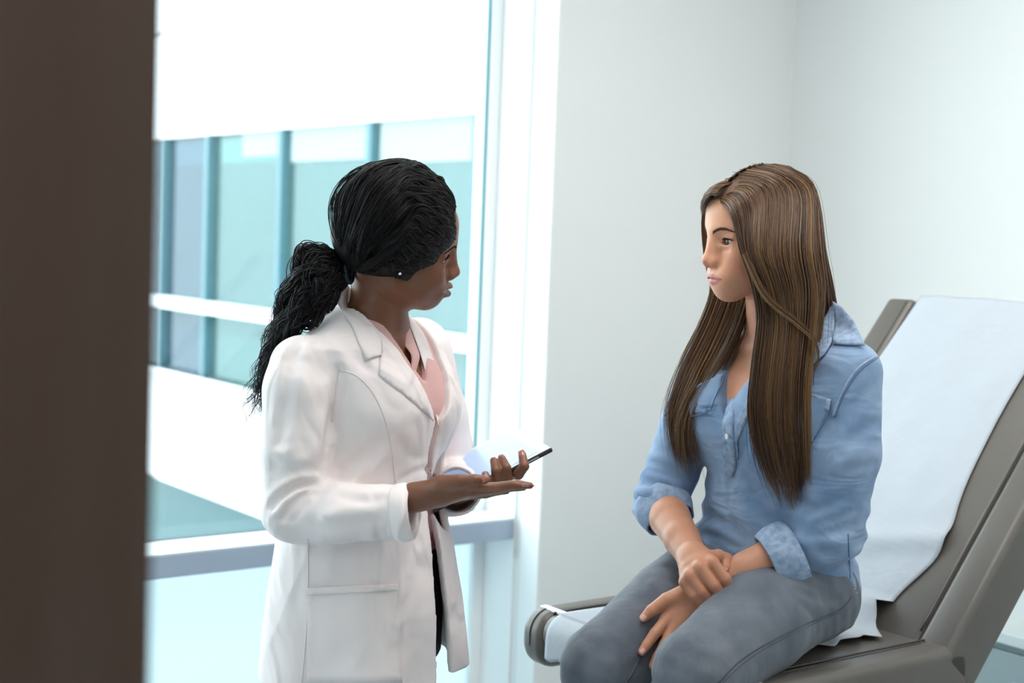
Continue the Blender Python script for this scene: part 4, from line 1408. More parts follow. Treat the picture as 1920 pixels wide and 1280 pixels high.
cuff_ring('cuff', P(1246, 955, 2.755), P(1268, 992, 2.70) - P(1236, 925, 2.76), np.array([1, 0, 0]), 0.050, 0.0510, M_denlight, shirt, flare=0.05, seed=5)
# collar leaf, stand, placket strips, pockets
M_dplk = M_denlight
patch(tt, [(1372, 690), (1384, 690), (1379, 740), (1378, 790), (1381, 835), (1382, 878), (1374, 893), (1363, 888), (1358, 870), (1357, 800), (1362, 740)], 6, 0.004, 0.004, 'placket', M_dplk, shirt)
patch(tt, [(1408, 742), (1420, 735), (1418, 765), (1398, 795), (1386, 822), (1384, 860), (1380, 800), (1388, 778)], 5, 0.003, 0.003, 'placket_edge', M_dplk, shirt)
patch(tt, [(1290, 730), (1356, 700), (1345, 740), (1332, 772), (1296, 782)], 7, 0.0015, 0.002, 'pocket', M_den, shirt)
seam(tt, [(1356, 704), (1344, 742), (1331, 771), (1297, 781)], 0.0012, 'pocket_stitching', M_dendark, shirt, off=0.004)
patch(tt, [(1512, 734), (1560, 748), (1556, 772), (1530, 822), (1515, 835)], 7, 0.0015, 0.002, 'pocket', M_den, shirt)
seam(tt, [(1560, 750), (1555, 775), (1528, 824)], 0.0012, 'pocket_stitching', M_dendark, shirt, off=0.004)
patch(tt, [(1553, 748), (1561, 749), (1557, 770), (1548, 766)], 4, 0.007, 0.003, 'pocket_tab', M_denlight, shirt)
seam(tt, [(1647, 665), (1615, 685), (1592, 712), (1575, 745), (1562, 780)], 0.0020, 'armhole_seam', M_denlight, shirt, off=0.0)
seam(tt, [(1650, 668), (1619, 689), (1596, 716), (1579, 748), (1566, 783)], 0.0010, 'stitching', M_dendark, shirt, off=0.0005)
seam(tt, [(1590, 1000), (1592, 1040), (1594, 1085)], 0.0012, 'side_stitching', M_dendark, shirt)
seam(tt, [(1530, 1082), (1560, 1090), (1604, 1104)], 0.0016, 'hem', M_denlight, shirt)
# collar: stand and leaf on her left shoulder, and its mirror by the far lock
patch(tt, [(1560, 574), (1564, 608), (1564, 650), (1552, 670), (1538, 680), (1526, 690), (1520, 668), (1528, 636), (1540, 606), (1550, 586)], 5, 0.010, 0.003, 'collar_stand', M_denlight, shirt, sm=8)
patch(tt, [(1560, 574), (1578, 586), (1598, 610), (1619, 656), (1590, 654), (1564, 652), (1564, 608)], 5, 0.010, 0.003, 'collar', M_denlight, shirt, sm=8)
M_btn = mat('pearl_button', (0.82, 0.80, 0.76), 0.25)
h_ = cast(tt, 1370, 816)
if h_:
    n_ = h_[1]; e1 = unit(np.cross(n_, [0, 0, 1])); e2 = np.cross(n_, e1)
    V = []
    for (r, z) in ((0.0001, 0.0100), (0.0030, 0.0098), (0.0042, 0.0104), (0.0050, 0.0094), (0.0050, 0.0082), (0.0001, 0.0080)):
        V += [h_[0] + n_ * z + (e1 * math.cos(a) + e2 * math.sin(a)) * r for a in np.linspace(0, 2 * math.pi, 16, endpoint=False)]
    build('button', V, grid_faces(6, 16, wrap=True), M_btn, shirt)

# --- hair
HC = [(0.024, 0.0095, 0.0045), (0.060, 0.025, 0.010), (0.112, 0.050, 0.019), (0.18, 0.090, 0.036), (0.30, 0.17, 0.075)]
M_hairW = hair_material('brown_hair', 0.36, 0.5)
Cp = Field()
Cp.ell((-0.014, 0, 0.047), (0.097, 0.079, 0.086), 0.0)
Cp.ell((-0.060, 0, -0.02), (0.050, 0.066, 0.09), 0.04)
def facecut(X, Y, Z):
    return 0.020 - (0.8 * X - 0.6 * Z + 0.10 * np.abs(Y))
Cp.add(facecut, (-0.2, -0.2, -0.2), (0.2, 0.2, 0.2), 0.006, 's')
a, b = Cp.mesh((-0.13, -0.10, -0.13), (0.11, 0.10, 0.16), 0.003)
hair = build_np('hair', w_head + a @ w_M.T, b, M_hairW, woman, attr=np.tile(np.array([0.040, 0.021, 0.010]), (len(a), 1)))
def G(rows):
    return [[P(*q) for q in r] for r in rows]
def capd(az, el, off=0.004):
    az, el = math.radians(az), math.radians(el)
    p = np.array([-0.014 + (0.097 + off) * math.cos(el) * math.cos(az), (0.079 + off) * math.cos(el) * math.sin(az), 0.047 + (0.086 + off) * math.sin(el)])
    return w_head + w_M @ p
def part(x, y=0.0, off=0.004):
    q = math.sqrt(max(0.0, 1 - ((x + 0.014) / 0.097) ** 2))
    return w_head + w_M @ np.array([x, y, 0.047 + 0.086 * q + off])
near = [[part(0.074, -0.004, 0.0035), P(1366, 388, 2.575), P(1381, 430, 2.558), P(1392, 470, 2.553), P(1414, 530, 2.556), P(1426, 600, 2.560), P(1416, 700, 2.545), P(1413, 800, 2.535), P(1452, 930, 2.545)],
 [part(0.058, -0.004, 0.0035), capd(52, 40), capd(62, 18), P(1420, 470, 2.546), P(1442, 540, 2.550), P(1452, 610, 2.552), P(1442, 700, 2.536), P(1438, 800, 2.528), P(1472, 945, 2.545)],
 [part(0.030, -0.004, 0.0035), capd(78, 48), capd(88, 22), P(1462, 470, 2.540), P(1478, 540, 2.546), P(1480, 620, 2.550), P(1470, 700, 2.536), P(1468, 810, 2.532), P(1486, 948, 2.550)],
 [part(-0.005, -0.004, 0.0035), capd(105, 52), capd(115, 22), P(1500, 465, 2.558), P(1510, 540, 2.560), P(1505, 620, 2.562), P(1494, 710, 2.548), P(1492, 820, 2.545), P(1500, 948, 2.560)],
 [part(-0.040, -0.004, 0.0035), capd(135, 52), capd(140, 22), P(1522, 465, 2.592), P(1531, 540, 2.592), P(1524, 620, 2.585), P(1512, 710, 2.565), P(1511, 820, 2.560), P(1518, 940, 2.570)],
 [part(-0.060, -0.004, 0.0035), capd(160, 52), capd(162, 22), P(1534, 465, 2.630), P(1540, 540, 2.630), P(1532, 620, 2.615), P(1518, 710, 2.585), P(1515, 820, 2.575), P(1520, 930, 2.580)]]
inner = G([[(q[0], q[1], q[2]) for q in r] for r in [
 [(1395, 420, 2.60), (1410, 500, 2.60), (1420, 560, 2.60), (1425, 640, 2.60), (1420, 720, 2.585), (1418, 800, 2.565), (1430, 860, 2.56), (1460, 920, 2.56)],
 [(1450, 420, 2.60), (1465, 500, 2.60), (1470, 560, 2.60), (1470, 640, 2.60), (1465, 720, 2.575), (1462, 800, 2.56), (1468, 870, 2.56), (1480, 935, 2.565)],
 [(1500, 420, 2.63), (1515, 500, 2.62), (1518, 560, 2.62), (1512, 640, 2.61), (1505, 720, 2.59), (1500, 800, 2.575), (1502, 870, 2.57), (1508, 930, 2.575)]]])
back = [
 [part(-0.050), capd(150, 55), capd(155, 20), P(1536, 500, 2.625), P(1545, 560, 2.64), P(1545, 620, 2.68), P(1538, 720, 2.80), P(1530, 800, 2.86)],
 [part(-0.060), capd(175, 55), capd(178, 20), P(1546, 500, 2.690), P(1558, 570, 2.735), P(1560, 620, 2.79), P(1545, 720, 2.88), P(1540, 800, 2.90)],
 [part(-0.060), capd(200, 55), capd(200, 20), P(1535, 500, 2.770), P(1545, 580, 2.82), P(1540, 650, 2.87), P(1530, 740, 2.90), P(1525, 800, 2.92)],
 [part(-0.050), capd(225, 55), capd(225, 20), P(1480, 500, 2.800), P(1480, 590, 2.83), P(1480, 660, 2.88), P(1480, 740, 2.90), P(1480, 800, 2.92)]]
far = [
 [part(0.070, 0.004, 0.0030), P(1332, 376, 2.655), P(1320, 410, 2.705), P(1326, 480, 2.740), P(1340, 540, 2.745), P(1318, 610, 2.735), P(1280, 690, 2.730), P(1256, 780, 2.735), P(1272, 878, 2.755)],
 [part(0.050, 0.004, 0.0030), capd(-55, 40), capd(-65, 15), P(1356, 480, 2.752), P(1366, 540, 2.740), P(1340, 615, 2.725), P(1300, 700, 2.712), P(1270, 785, 2.715), P(1284, 882, 2.735)],
 [part(0.020, 0.004, 0.0030), capd(-80, 48), capd(-90, 15), P(1386, 480, 2.757), P(1388, 540, 2.735), P(1366, 615, 2.715), P(1325, 700, 2.700), P(1285, 785, 2.705), P(1296, 886, 2.725)],
 [part(-0.020, 0.004, 0.0030), capd(-110, 52), capd(-120, 15), P(1412, 480, 2.757), P(1408, 540, 2.725), P(1385, 620, 2.695), P(1345, 695, 2.685), P(1300, 780, 2.695), P(1306, 880, 2.715)]]
front_l = G([
 [(1345, 362, 2.605), (1330, 366, 2.615), (1320, 382, 2.640), (1318, 402, 2.675)],
 [(1356, 350, 2.620), (1336, 354, 2.635), (1322, 366, 2.660), (1318, 386, 2.690)],
 [(1390, 336, 2.640), (1358, 340, 2.660), (1335, 352, 2.690), (1324, 372, 2.720)]])
sh_ = [sheet(near, 1900, 32, 0.007, 46, 0.0042, (0.90, 1.0), seed=1, cols=HC, r0=0.00105),
       sheet(inner, 350, 32, 0.008, 20, 0.008, (0.85, 1.0), seed=2, cols=HC[:4], r0=0.0012),
       sheet(back, 700, 32, 0.006, 26, 0.006, (0.7, 1.0), seed=3, cols=HC[:4], r0=0.0011),
       sheet(far, 1000, 32, 0.007, 36, 0.0065, (0.88, 1.0), seed=4, cols=HC, r0=0.00105),
       sheet(front_l, 160, 32, 0.002, 10, 0.002, (0.9, 1.0), seed=5, cols=HC[1:], r0=0.0008)]
# stray strands
stray = [sheet(near[3:], 40, 32, 0.02, 14, 0.010, (0.5, 0.9), seed=8, cols=HC[2:], r0=0.0005), sheet(near, 40, 32, 0.016, 14, 0.008, (0.7, 1.0), seed=9, cols=HC[2:], r0=0.0005)]
swoop = G([[(1390, 480, 2.548), (1430, 560, 2.538), (1490, 610, 2.540), (1525, 640, 2.545), (1533, 668, 2.548), (1524, 700, 2.552)], [(1400, 470, 2.545), (1440, 550, 2.535), (1500, 600, 2.540), (1530, 635, 2.545), (1536, 665, 2.548), (1528, 700, 2.550)]])
stray.append(sheet(swoop, 26, 32, 0.002, 4, 0.002, (0.9, 1.0), seed=10, cols=HC[2:], r0=0.0006))
hair_build('hair_strands', sh_ + stray, M_hairW, woman)
# ------------------------------------------------------------------ the standing doctor
D_A = math.radians(-30)
D_F = np.array([math.cos(D_A), math.sin(D_A), 0.0]); D_L = np.array([-math.sin(D_A), math.cos(D_A), 0.0])
D_O = np.array([-0.250, 2.60, 0.0])
doc = empty('person', (D_O[0], D_O[1], 0.0), 'person in a white lab coat over a pink blouse standing by the window', 'person')
def DB(a, b, z):
    return D_O + D_F * a + D_L * b + np.array([0, 0, z])
d_head = np.array([-0.2037, 2.55, 1.4757]); d_sc = 1.0
d_M = head_matrix(math.radians(10.0), math.radians(11.0), math.radians(21.8))
d_inv = lambda p: ((np.asarray(p) - d_head) @ d_M) / d_sc
d_neck = DB(0.012, 0.0, 1.345)
SM = 0.8
Hf = head_field(smile=SM, full=1.25, nosew=1.2, pout=0.0065, ears=False, lidh=0.0080, neck_to=tuple(d_inv(d_neck)), neck_r=0.049)
V, Q = Hf.mesh((-0.11, -0.095, -0.15), (0.125, 0.095, 0.14), 0.0015)
lip = lip_dist(V, SM)[:, None]
dbase = np.array([0.225, 0.085, 0.042])
col = np.tile(dbase, (len(V), 1))
col = col * (1 - lip) + np.array([0.17, 0.065, 0.050]) * lip
d_tree = bvh_of(V, Q)
headV, headQ, headC = d_head + d_sc * V @ d_M.T, Q, col
# trunk
st_d = [(0.80, 0, 0, 0.115, 0.165), (0.92, 0, 0, 0.115, 0.165), (1.04, 0, 0, 0.092, 0.125), (1.12, 0.005, 0, 0.095, 0.130), (1.20, 0.012, 0, 0.100, 0.140), (1.26, 0.006, 0, 0.092, 0.150), (1.30, 0, 0, 0.080, 0.140), (1.335, 0, 0, 0.062, 0.095), (1.36, 0.004, 0, 0.050, 0.058)]
SK = Field()
loft_torso(SK, D_O, D_F, D_L, st_d, 0.02, grow=-0.004)
SK.cone(d_neck + np.array([0, 0, -0.03]), d_head + d_sc * d_M @ np.array([-0.022, 0, -0.030]), 0.052, 0.0490, 0.03)
for s in (-1, 1):
    SK.ell(DB(0.062, s * 0.062, 1.19), (0.055, 0.055, 0.06), 0.05)
    SK.cone(DB(0.066, s * 0.012, 1.310), DB(0.040, s * 0.08, 1.322), 0.007, 0.005, 0.02)
chestV = SK.mesh(D_O + [-0.2, -0.2, 1.08], D_O + [0.2, 0.2, 1.44], 0.004)
# right arm: palm up, open hand
dRsh = P(578, 668, 2.475); dRel = P(545, 962, 2.445); dRwr = P(778, 932, 2.395)
R_ = Field()
R_.chain([dRsh, dRel, dRel * 0.6 + dRwr * 0.4, dRwr], (0.045, 0.038, 0.034, 0.0195), 0.01)
mi = P(886, 917, 2.372); mm = P(890, 919, 2.392); mr = P(885, 922, 2.412); mp = P(874, 926, 2.430)
for q, r in ((mi, 0.0105), (mm, 0.0105), (mr, 0.0100), (mp, 0.0092)):
    R_.chain([dRwr, dRwr * 0.55 + q * 0.45, q], (0.0185, 0.0165, r), 0.012)
fing(R_, [mi, P(934, 914, 2.368), P(960, 909, 2.366), P(984, 911, 2.364)], (0.0105, 0.0090, 0.0078, 0.0056))
fing(R_, [mm, P(940, 914, 2.390), P(969, 908, 2.388), P(994, 910, 2.386)], (0.0105, 0.0092, 0.0080, 0.0056))
fing(R_, [mr, P(932, 918, 2.410), P(959, 913, 2.408), P(981, 914, 2.406)], (0.0100, 0.0088, 0.0076, 0.0054))
fing(R_, [mp, P(911, 925, 2.430), P(932, 921, 2.428), P(950, 921, 2.426)], (0.0092, 0.0080, 0.0070, 0.0050))
fing(R_, [P(800, 925, 2.385), P(828, 909, 2.370), P(862, 902, 2.358), P(890, 900, 2.354), P(908, 899, 2.352)], (0.020, 0.0165, 0.0115, 0.0098, 0.0075), 0.012)
lo, hi = bounds([P(760, 930, 2.42), mi, mp, P(998, 908, 2.36), P(830, 895, 2.34)], 0.035)
rV = R_.mesh(lo, hi, 0.0017)
# left arm: hand under the tablet, fingers over its near edge
TA = P(1035, 838, 2.62)
t_ds = unit((-0.388, 0.912, 0.088)); t_dl = np.array([-0.846, -0.317, -0.433]); t_dl = unit(t_dl - t_ds * (t_dl @ t_ds)); t_n = np.cross(t_dl, t_ds)
if t_n[2] < 0: t_n = -t_n
def TB(l, s, h):            # along the near edge from the right corner, away from us, up off the screen
    return TA + t_dl * l + t_ds * s + t_n * h
dLsh = DB(-0.01, 0.165, 1.285); dLel = DB(0.04, 0.215, 1.03); dLwr = P(855, 918, 2.63)
L_ = Field()
L_.chain([dLsh, dLel, dLel * 0.5 + dLwr * 0.5, dLwr], (0.045, 0.038, 0.032, 0.022), 0.01)
nails_d = []
for i, (tp, pip, low, l) in enumerate((((979, 851), (983, 874), (972, 889), 0.058), ((941, 859), (949, 877), (951, 897), 0.088), ((926, 864), (930, 882), (933, 903), 0.110), ((910, 890), (913, 900), (916, 912), 0.132))):
    kn = TB(l + 0.028, 0.045, -0.024)
    L_.chain([dLwr, dLwr * 0.5 + kn * 0.5, kn], (0.020, 0.0160, 0.0110), 0.012)
    ye = TB(l, 0.0, 0.0)[1]
    tip = P(tp[0], tp[1], ye + 0.006); p2 = P(pip[0], pip[1], ye - 0.016); p1 = P(low[0], low[1], ye - 0.008)
    fing(L_, [kn, p1, p2, tip], (0.0108, 0.0096, 0.0088, 0.0070))
    nails_d.append((tip, unit(tip - p2)))
lo, hi = bounds([dLwr, TB(0.05, 0, 0), TB(0.15, 0.06, -0.04), nails_d[0][0], nails_d[3][0]], 0.05)
lV = L_.mesh(lo, hi, 0.0018)
hV, hQ = join([(headV, headQ), chestV, rV, lV])
colA = np.tile(np.array([0.215, 0.083, 0.042]), (len(hV), 1)); colA[:len(headC)] = headC
# lighter palms
pm = np.exp(-((hV - P(905, 912, 2.39)) ** 2 / np.array([0.09, 0.05, 0.006]) ** 2).sum(1)) * (hV[:, 2] > P(890, 916, 2.39)[2])
colA = colA * (1 - 0.5 * pm[:, None]) + np.array([0.42, 0.22, 0.15]) * 0.5 * pm[:, None]
M_skinD = skin_material('dark_skin', None, None, 0.40, 0.12, 0.45)
build_np('body', hV, np.array(hQ), M_skinD, doc, attr=colA)
eye_parts(doc, d_M, d_head, d_sc, (0.03, 0.015, 0.008), lookyaw=0.35)
brow_parts(doc, d_tree, d_M, d_head, d_sc, (0.010, 0.007, 0.006), thick=1.1)
lash_parts(doc, d_M, d_head, d_sc, lidh=0.0080)
# teeth
M_teeth = mat('teeth', (0.85, 0.83, 0.79), 0.2)
V = []
for i in range(21):
    a = -1 + 2 * i / 20
    for z in (-0.0440, -0.0500, -0.0560):
        V.append((0.1025 - 0.0160 * a * a, 0.026 * a, z + 0.004 * SM * a * a))
build('teeth', d_head + d_sc * np.array(V) @ d_M.T, grid_faces(21, 3), M_teeth, doc, solid=0.002)
M_nailD = mat('brown_nail_varnish', (0.40, 0.13, 0.10), 0.15, coat=0.6)
nail('fingernail', P(911, 897, 2.345), P(911, 897, 2.352) - P(886, 899, 2.356), np.array([0.05, -0.95, 0.25]), 0.014, 0.011, M_nailD, doc)
for tip, d in nails_d:
    nr = unit(np.array([-0.15, -1.0, 0.25]))
    nail('fingernail', tip + nr * 0.0074 + d * 0.005, d, nr, 0.016, 0.0115, M_nailD, doc)
nail('fingernail', P(988, 912, 2.356), np.array([1, 0, -0.05]), np.array([0.0, -0.45, -0.9]), 0.012, 0.009, M_nailD, doc)
nail('fingernail', P(998, 912, 2.384), np.array([1, 0, -0.05]), np.array([0.0, -0.45, -0.9]), 0.012, 0.009, M_nailD, doc)
# earring
M_ear = mat('silver_stud', (0.8, 0.8, 0.8), 0.15, metal=1.0)
bm = bmesh.new(); bmesh.ops.create_icosphere(bm, subdivisions=2, radius=0.0028)
ev = np.array([v.co for v in bm.verts]); ef = [[v.index for v in f.verts] for f in bm.faces]; bm.free()
build('earring', ev + P(750, 513, 2.452), ef, M_ear, doc)

# --- trousers and shoes
M_blk = mat('black_trousers', (0.008, 0.008, 0.010), 0.8)
Tr = Field()
loft_torso(Tr, D_O, D_F, D_L, [(0.74, 0, 0, 0.118, 0.168), (0.90, 0, 0, 0.116, 0.166), (1.00, 0, 0, 0.100, 0.140), (1.06, 0, 0, 0.096, 0.130)], 0.02)
for s in (-1, 1):
    Tr.chain([DB(0, s * 0.085, 0.80), DB(0.01, s * 0.085, 0.45), DB(0, s * 0.09, 0.06)], (0.088, 0.062, 0.055), 0.03)
a, b = Tr.mesh(D_O + [-0.25, -0.25, 0.02], D_O + [0.25, 0.25, 1.07], 0.008)
build_np('trousers', a, b, M_blk, doc)
M_shoeD = mat('black_leather_shoe', (0.01, 0.01, 0.01), 0.3)
for s in (-1, 1):
    S_ = Field()
    S_.chain([DB(-0.03, s * 0.09, 0.045), DB(0.05, s * 0.092, 0.040), DB(0.15, s * 0.096, 0.030)], (0.044, 0.040, 0.030), 0.02)
    a, b = S_.mesh(DB(0.05, s * 0.09, 0) + [-0.2, -0.2, 0.001], DB(0.05, s * 0.09, 0) + [0.2, 0.2, 0.12], 0.007)
    a[:, 2] = np.maximum(a[:, 2], 0.002)
    build_np('shoe', a, b, M_shoeD, doc)

# --- pink blouse
M_pink = mat('pink_cotton', (0.72, 0.43, 0.41), 0.8, bump=0.2, bscale=500, bdist=0.0008)
Bl = Field()
loft_torso(Bl, D_O, D_F, D_L, st_d, 0.02, grow=0.006)
for s in (-1, 1):
    Bl.ell(DB(0.062, s * 0.062, 1.19), (0.062, 0.062, 0.067), 0.05)
def vcutb(X, Y, Z):
    a = (X - D_O[0]) * D_F[0] + (Y - D_O[1]) * D_F[1]; b = (X - D_O[0]) * D_L[0] + (Y - D_O[1]) * D_L[1]
    w = np.clip((Z - 1.245) / 0.11, 0, 1.3) ** 0.9 * 0.060
    return np.maximum(np.maximum(np.abs(b - 0.012) - w, 1.245 - Z), -a)
Bl.add(vcutb, D_O + [-0.25, -0.25, 1.245], D_O + [0.25, 0.25, 1.45], 0.004, 's')
Bl.cone(DB(0.0, 0, 1.345), DB(0.0, 0, 1.42), 0.066, 0.066, 0.004, 's')
bw = Waves(21, 6, (30, 70), (1, 1, 0.3))
a, b = Bl.mesh(D_O + [-0.22, -0.22, 0.94], D_O + [0.22, 0.22, 1.40], 0.004, 1, lambda X, Y, Z: 0.002 * bw(X, Y, Z))
blouse = build_np('blouse', a, b, M_pink, doc)
blt = bvh_of(a, b)
# collar of the blouse standing up on the far side of the neck
def wing(rows_fn, name, material, parent, n=18, m=7, solid=0.0025):
    V = [rows_fn(i / (n - 1), j / (m - 1)) for i in range(n) for j in range(m)]
    return build(name, V, grid_faces(n, m), material, parent, solid=solid, subsurf=1)
def bl_col(t, v):
    # from behind the neck on her left, down the V to the first button
    px = np.interp(t, [0, 0.3, 0.55, 0.8, 1], [745, 743, 752, 772, 770]); py = np.interp(t, [0, 0.3, 0.55, 0.8, 1], [572, 615, 640, 665, 698])
    qx = np.interp(t, [0, 0.3, 0.55, 0.8, 1], [752, 768, 778, 788, 778]); qy = np.interp(t, [0, 0.3, 0.55, 0.8, 1], [566, 612, 640, 668, 702])
    yy = np.interp(t, [0, 0.5, 1], [2.600, 2.560, 2.535])
    w = 0.006 * math.sin(t * 9 + 1) * v
    return P(px + (qx - px) * v, py + (qy - py) * v, yy + 0.022 * v + w - 0.008 * math.sin(v * math.pi))
wing(bl_col, 'collar', M_pink, blouse)

# --- white coat
M_coat = mat('white_coat_cotton', (0.88, 0.79, 0.78), 0.75, bump=0.12, bscale=600, sheen=0.1, bdist=0.0006, crease=(5.5, 0.75, 0.035, (1.4, 1.4, 0.8)))
M_coatedge = mat('white_coat_seam', (0.76, 0.69, 0.68), 0.8)
ct = [(0.725, 0.0, 0, 0.176, 0.200), (0.85, 0.0, 0, 0.162, 0.190), (0.95, 0.0, 0, 0.145, 0.178), (1.04, 0.0, 0, 0.124, 0.156), (1.12, 0.004, 0, 0.122, 0.154), (1.20, 0.010, 0, 0.126, 0.162), (1.26, 0.005, 0, 0.116, 0.172), (1.305, 0, 0, 0.098, 0.165), (1.34, -0.004, 0, 0.074, 0.118), (1.372, -0.006, 0, 0.062, 0.078)]
Ct = Field()
ctn = np.array(ct)
def coat_d(X, Y, Z, inset):
    zz = np.clip(Z, ctn[0, 0], ctn[-1, 0])
    px_, py_ = X - D_O[0], Y - D_O[1]
    th = np.arctan2(py_ + 0 * px_, px_ + 0 * py_)
    g = 1 + 0.045 * np.clip((1.0 - zz) / 0.25, 0, 1) * np.sin(th * 7 + 0.4 + 2.0 * np.sin(th))
    rf = (np.interp(zz, ctn[:, 0], ctn[:, 3])) * g - inset; rl = (np.interp(zz, ctn[:, 0], ctn[:, 4])) * g - inset
    a = (px_ * D_F[0] + py_ * D_F[1] - np.interp(zz, ctn[:, 0], ctn[:, 1])) / rf; b = (px_ * D_L[0] + py_ * D_L[1]) / rl
    return (((np.abs(a) ** 2.1 + np.abs(b) ** 2.1) ** (1 / 2.1) - 1) * np.minimum(rf, rl)).astype(np.float32)
Ct.add(lambda X, Y, Z: np.maximum(coat_d(X, Y, Z, 0.0), np.maximum(Z - ctn[-1, 0], ctn[0, 0] - Z)), D_O + [-0.24, -0.24, ctn[0, 0]], D_O + [0.24, 0.24, ctn[-1, 0]], 0.02)
Ct.ell(DB(0.066, -0.065, 1.195), (0.066, 0.066, 0.07), 0.05)
Ct.ell(DB(0.066, 0.065, 1.195), (0.066, 0.066, 0.07), 0.05)
cRcu = P(772, 960, 2.398)
Ct.chain([P(568, 688, 2.480), P(563, 730, 2.468), P(556, 840, 2.455), P(556, 955, 2.445), P(640, 962, 2.42), cRcu], (0.056, 0.060, 0.058, 0.0555, 0.050, 0.0435), 0.014)
cLcu = dLwr + unit(dLel - dLwr) * -0.012
Ct.chain([dLsh, dLsh * 0.5 + dLel * 0.5, dLel, dLel * 0.5 + dLwr * 0.5, cLcu], (0.062, 0.062, 0.057, 0.050, 0.042), 0.014)
# flat sleeve ends
def flat(c, ax):
    ax = unit(ax)
    def fn(X, Y, Z):
        t = (X - c[0]) * ax[0] + (Y - c[1]) * ax[1] + (Z - c[2]) * ax[2]
        r = np.sqrt((X - c[0]) ** 2 + (Y - c[1]) ** 2 + (Z - c[2]) ** 2)
        return np.maximum(-t, r - 0.075)
    Ct.add(fn, c - 0.08, c + 0.08, 0.002, 's')
flat(cRcu, cRcu - P(640, 964, 2.42)); flat(cLcu, dLwr - dLel)
def hole(c, ax, r):
    ax = unit(ax)
    Ct.cone(c - ax * 0.035, c + ax * 0.03, r, r, 0.003, 's')
hole(cRcu, cRcu - P(640, 964, 2.42), 0.035); hole(cLcu, dLwr - dLel, 0.037)
# hollow skirt, open front
def hollow(X, Y, Z):
    return np.maximum(coat_d(X, Y, Z, 0.013), Z - 1.07)
Ct.add(hollow, D_O + [-0.3, -0.3, 0.6], D_O + [0.3, 0.3, 1.07], 0.003, 's')
zV2 = 1.180
def vcutc(X, Y, Z):
    a = (X - D_O[0]) * D_F[0] + (Y - D_O[1]) * D_F[1]; b = (X - D_O[0]) * D_L[0] + (Y - D_O[1]) * D_L[1]
    w = np.where(Z > zV2, 0.009 + np.clip((Z - zV2) / 0.165, 0, 1.2) ** 0.8 * 0.071, 0.009 + np.clip((1.03 - Z) / 0.3, 0, 1.2) * 0.030)
    return np.maximum(np.abs(b - 0.016) - w, -a)
Ct.add(vcutc, D_O + [-0.3, -0.3, 0.6], D_O + [0.3, 0.3, 1.5], 0.003, 's')
Ct.cone(DB(-0.002, 0, 1.33), DB(0.01, 0, 1.43), 0.066, 0.068, 0.004, 's')
lo, hi = bounds([P(500, 700, 2.46), D_O + [0, 0.23, 0.73], DB(-0.19, 0, 0.73), DB(0.19, 0, 0.73), cRcu, cLcu, dLel, P(500, 980, 2.44), DB(0, 0, 1.38), DB(0, -0.2, 0.73)], 0.075)
press(Ct, bvh_of(*Ct.mesh(lo, hi, 0.008)), [
    ([(592, 906), (565, 909), (543, 916), (522, 932), (508, 952)], 0.017, 0.0070), ([(584, 922), (565, 932), (548, 948), (524, 976)], 0.015, 0.0062), ([(574, 940), (560, 956), (546, 980)], 0.011, 0.0060), ([(600, 925), (592, 950), (588, 985)], 0.004, 0.007),
    ([(590, 896), (556, 898), (526, 914), (506, 936)], -0.006, 0.007), ([(588, 914), (560, 921), (535, 942), (514, 968)], -0.008, 0.0055),
    ([(634, 695), (634, 730), (630, 762), (617, 806), (610, 845), (600, 890)], 0.011, 0.0085), ([(610, 720), (606, 770), (592, 830), (570, 880)], -0.004, 0.011),
    ([(560, 640), (545, 690), (532, 760), (522, 850)], 0.005, 0.010), ([(578, 650), (570, 710), (556, 790), (545, 860)], -0.004, 0.011), ([(535, 650), (522, 720), (512, 800)], -0.003, 0.008),
    ([(520, 872), (550, 880), (580, 872)], 0.004, 0.007), ([(515, 850), (540, 862), (575, 858)], -0.003, 0.007),
    ([(611, 967), (650, 958), (700, 955)], -0.005, 0.010), ([(600, 985), (650, 985), (720, 972)], 0.004, 0.010), ([(640, 930), (680, 940), (730, 935)], 0.003, 0.009),
    ([(645, 880), (675, 858), (710, 828)], 0.005, 0.012), ([(660, 900), (700, 870), (730, 850)], -0.003, 0.010), ([(750, 900), (780, 884), (806, 876)], 0.004, 0.007), ([(745, 820), (765, 850), (790, 862)], 0.003, 0.009),
    ([(650, 640), (668, 670), (690, 690)], 0.003, 0.010), ([(620, 630), (640, 660), (650, 690)], -0.003, 0.010),
    ([(612, 1150), (640, 1142), (660, 1150)], 0.003, 0.007), ([(700, 1020), (690, 1060), (672, 1090)], 0.003, 0.010)])
cw = Waves(31, 6, (18, 42), (1, 1, 0.35)); cw2 = Waves(32, 5, (60, 110)); cw3 = Waves(35, 3, (24, 48), (1, 0.5, 0.8))
elb = P(556, 950, 2.445)
def cdisp(X, Y, Z):
    d = 0.0026 * cw(X, Y, Z) + 0.0006 * cw2(X, Y, Z)
    arm = np.exp(-((Y - 2.44) / 0.05) ** 2) * (Z < 1.30)
    d = d + 0.0042 * arm * (np.abs(cw3(X, Y, Z)) ** 0.6 - 0.5)
    return d
lo, hi = bounds([P(500, 700, 2.46), D_O + [0, 0.23, 0.73], DB(-0.19, 0, 0.73), DB(0.19, 0, 0.73), cRcu, cLcu, dLel, P(500, 980, 2.44), DB(0, 0, 1.38), DB(0, -0.2, 0.73)], 0.075)
cV, cQ = Ct.mesh(lo, hi, 0.0038, 1, cdisp)
coat = build_np('lab_coat', cV, cQ, M_coat, doc)
ctr = bvh_of(cV, cQ)
col_poly = [(650, 537), (670, 565), (694, 602), (712, 637), (713, 667), (684, 677), (659, 614), (633, 572)]
lap_poly = [(712, 636), (741, 672), (778, 724), (811, 788), (773, 755), (708, 704), (713, 668)]
patch(ctr, col_poly, 6, 0.005, 0.004, 'collar', M_coat, coat)
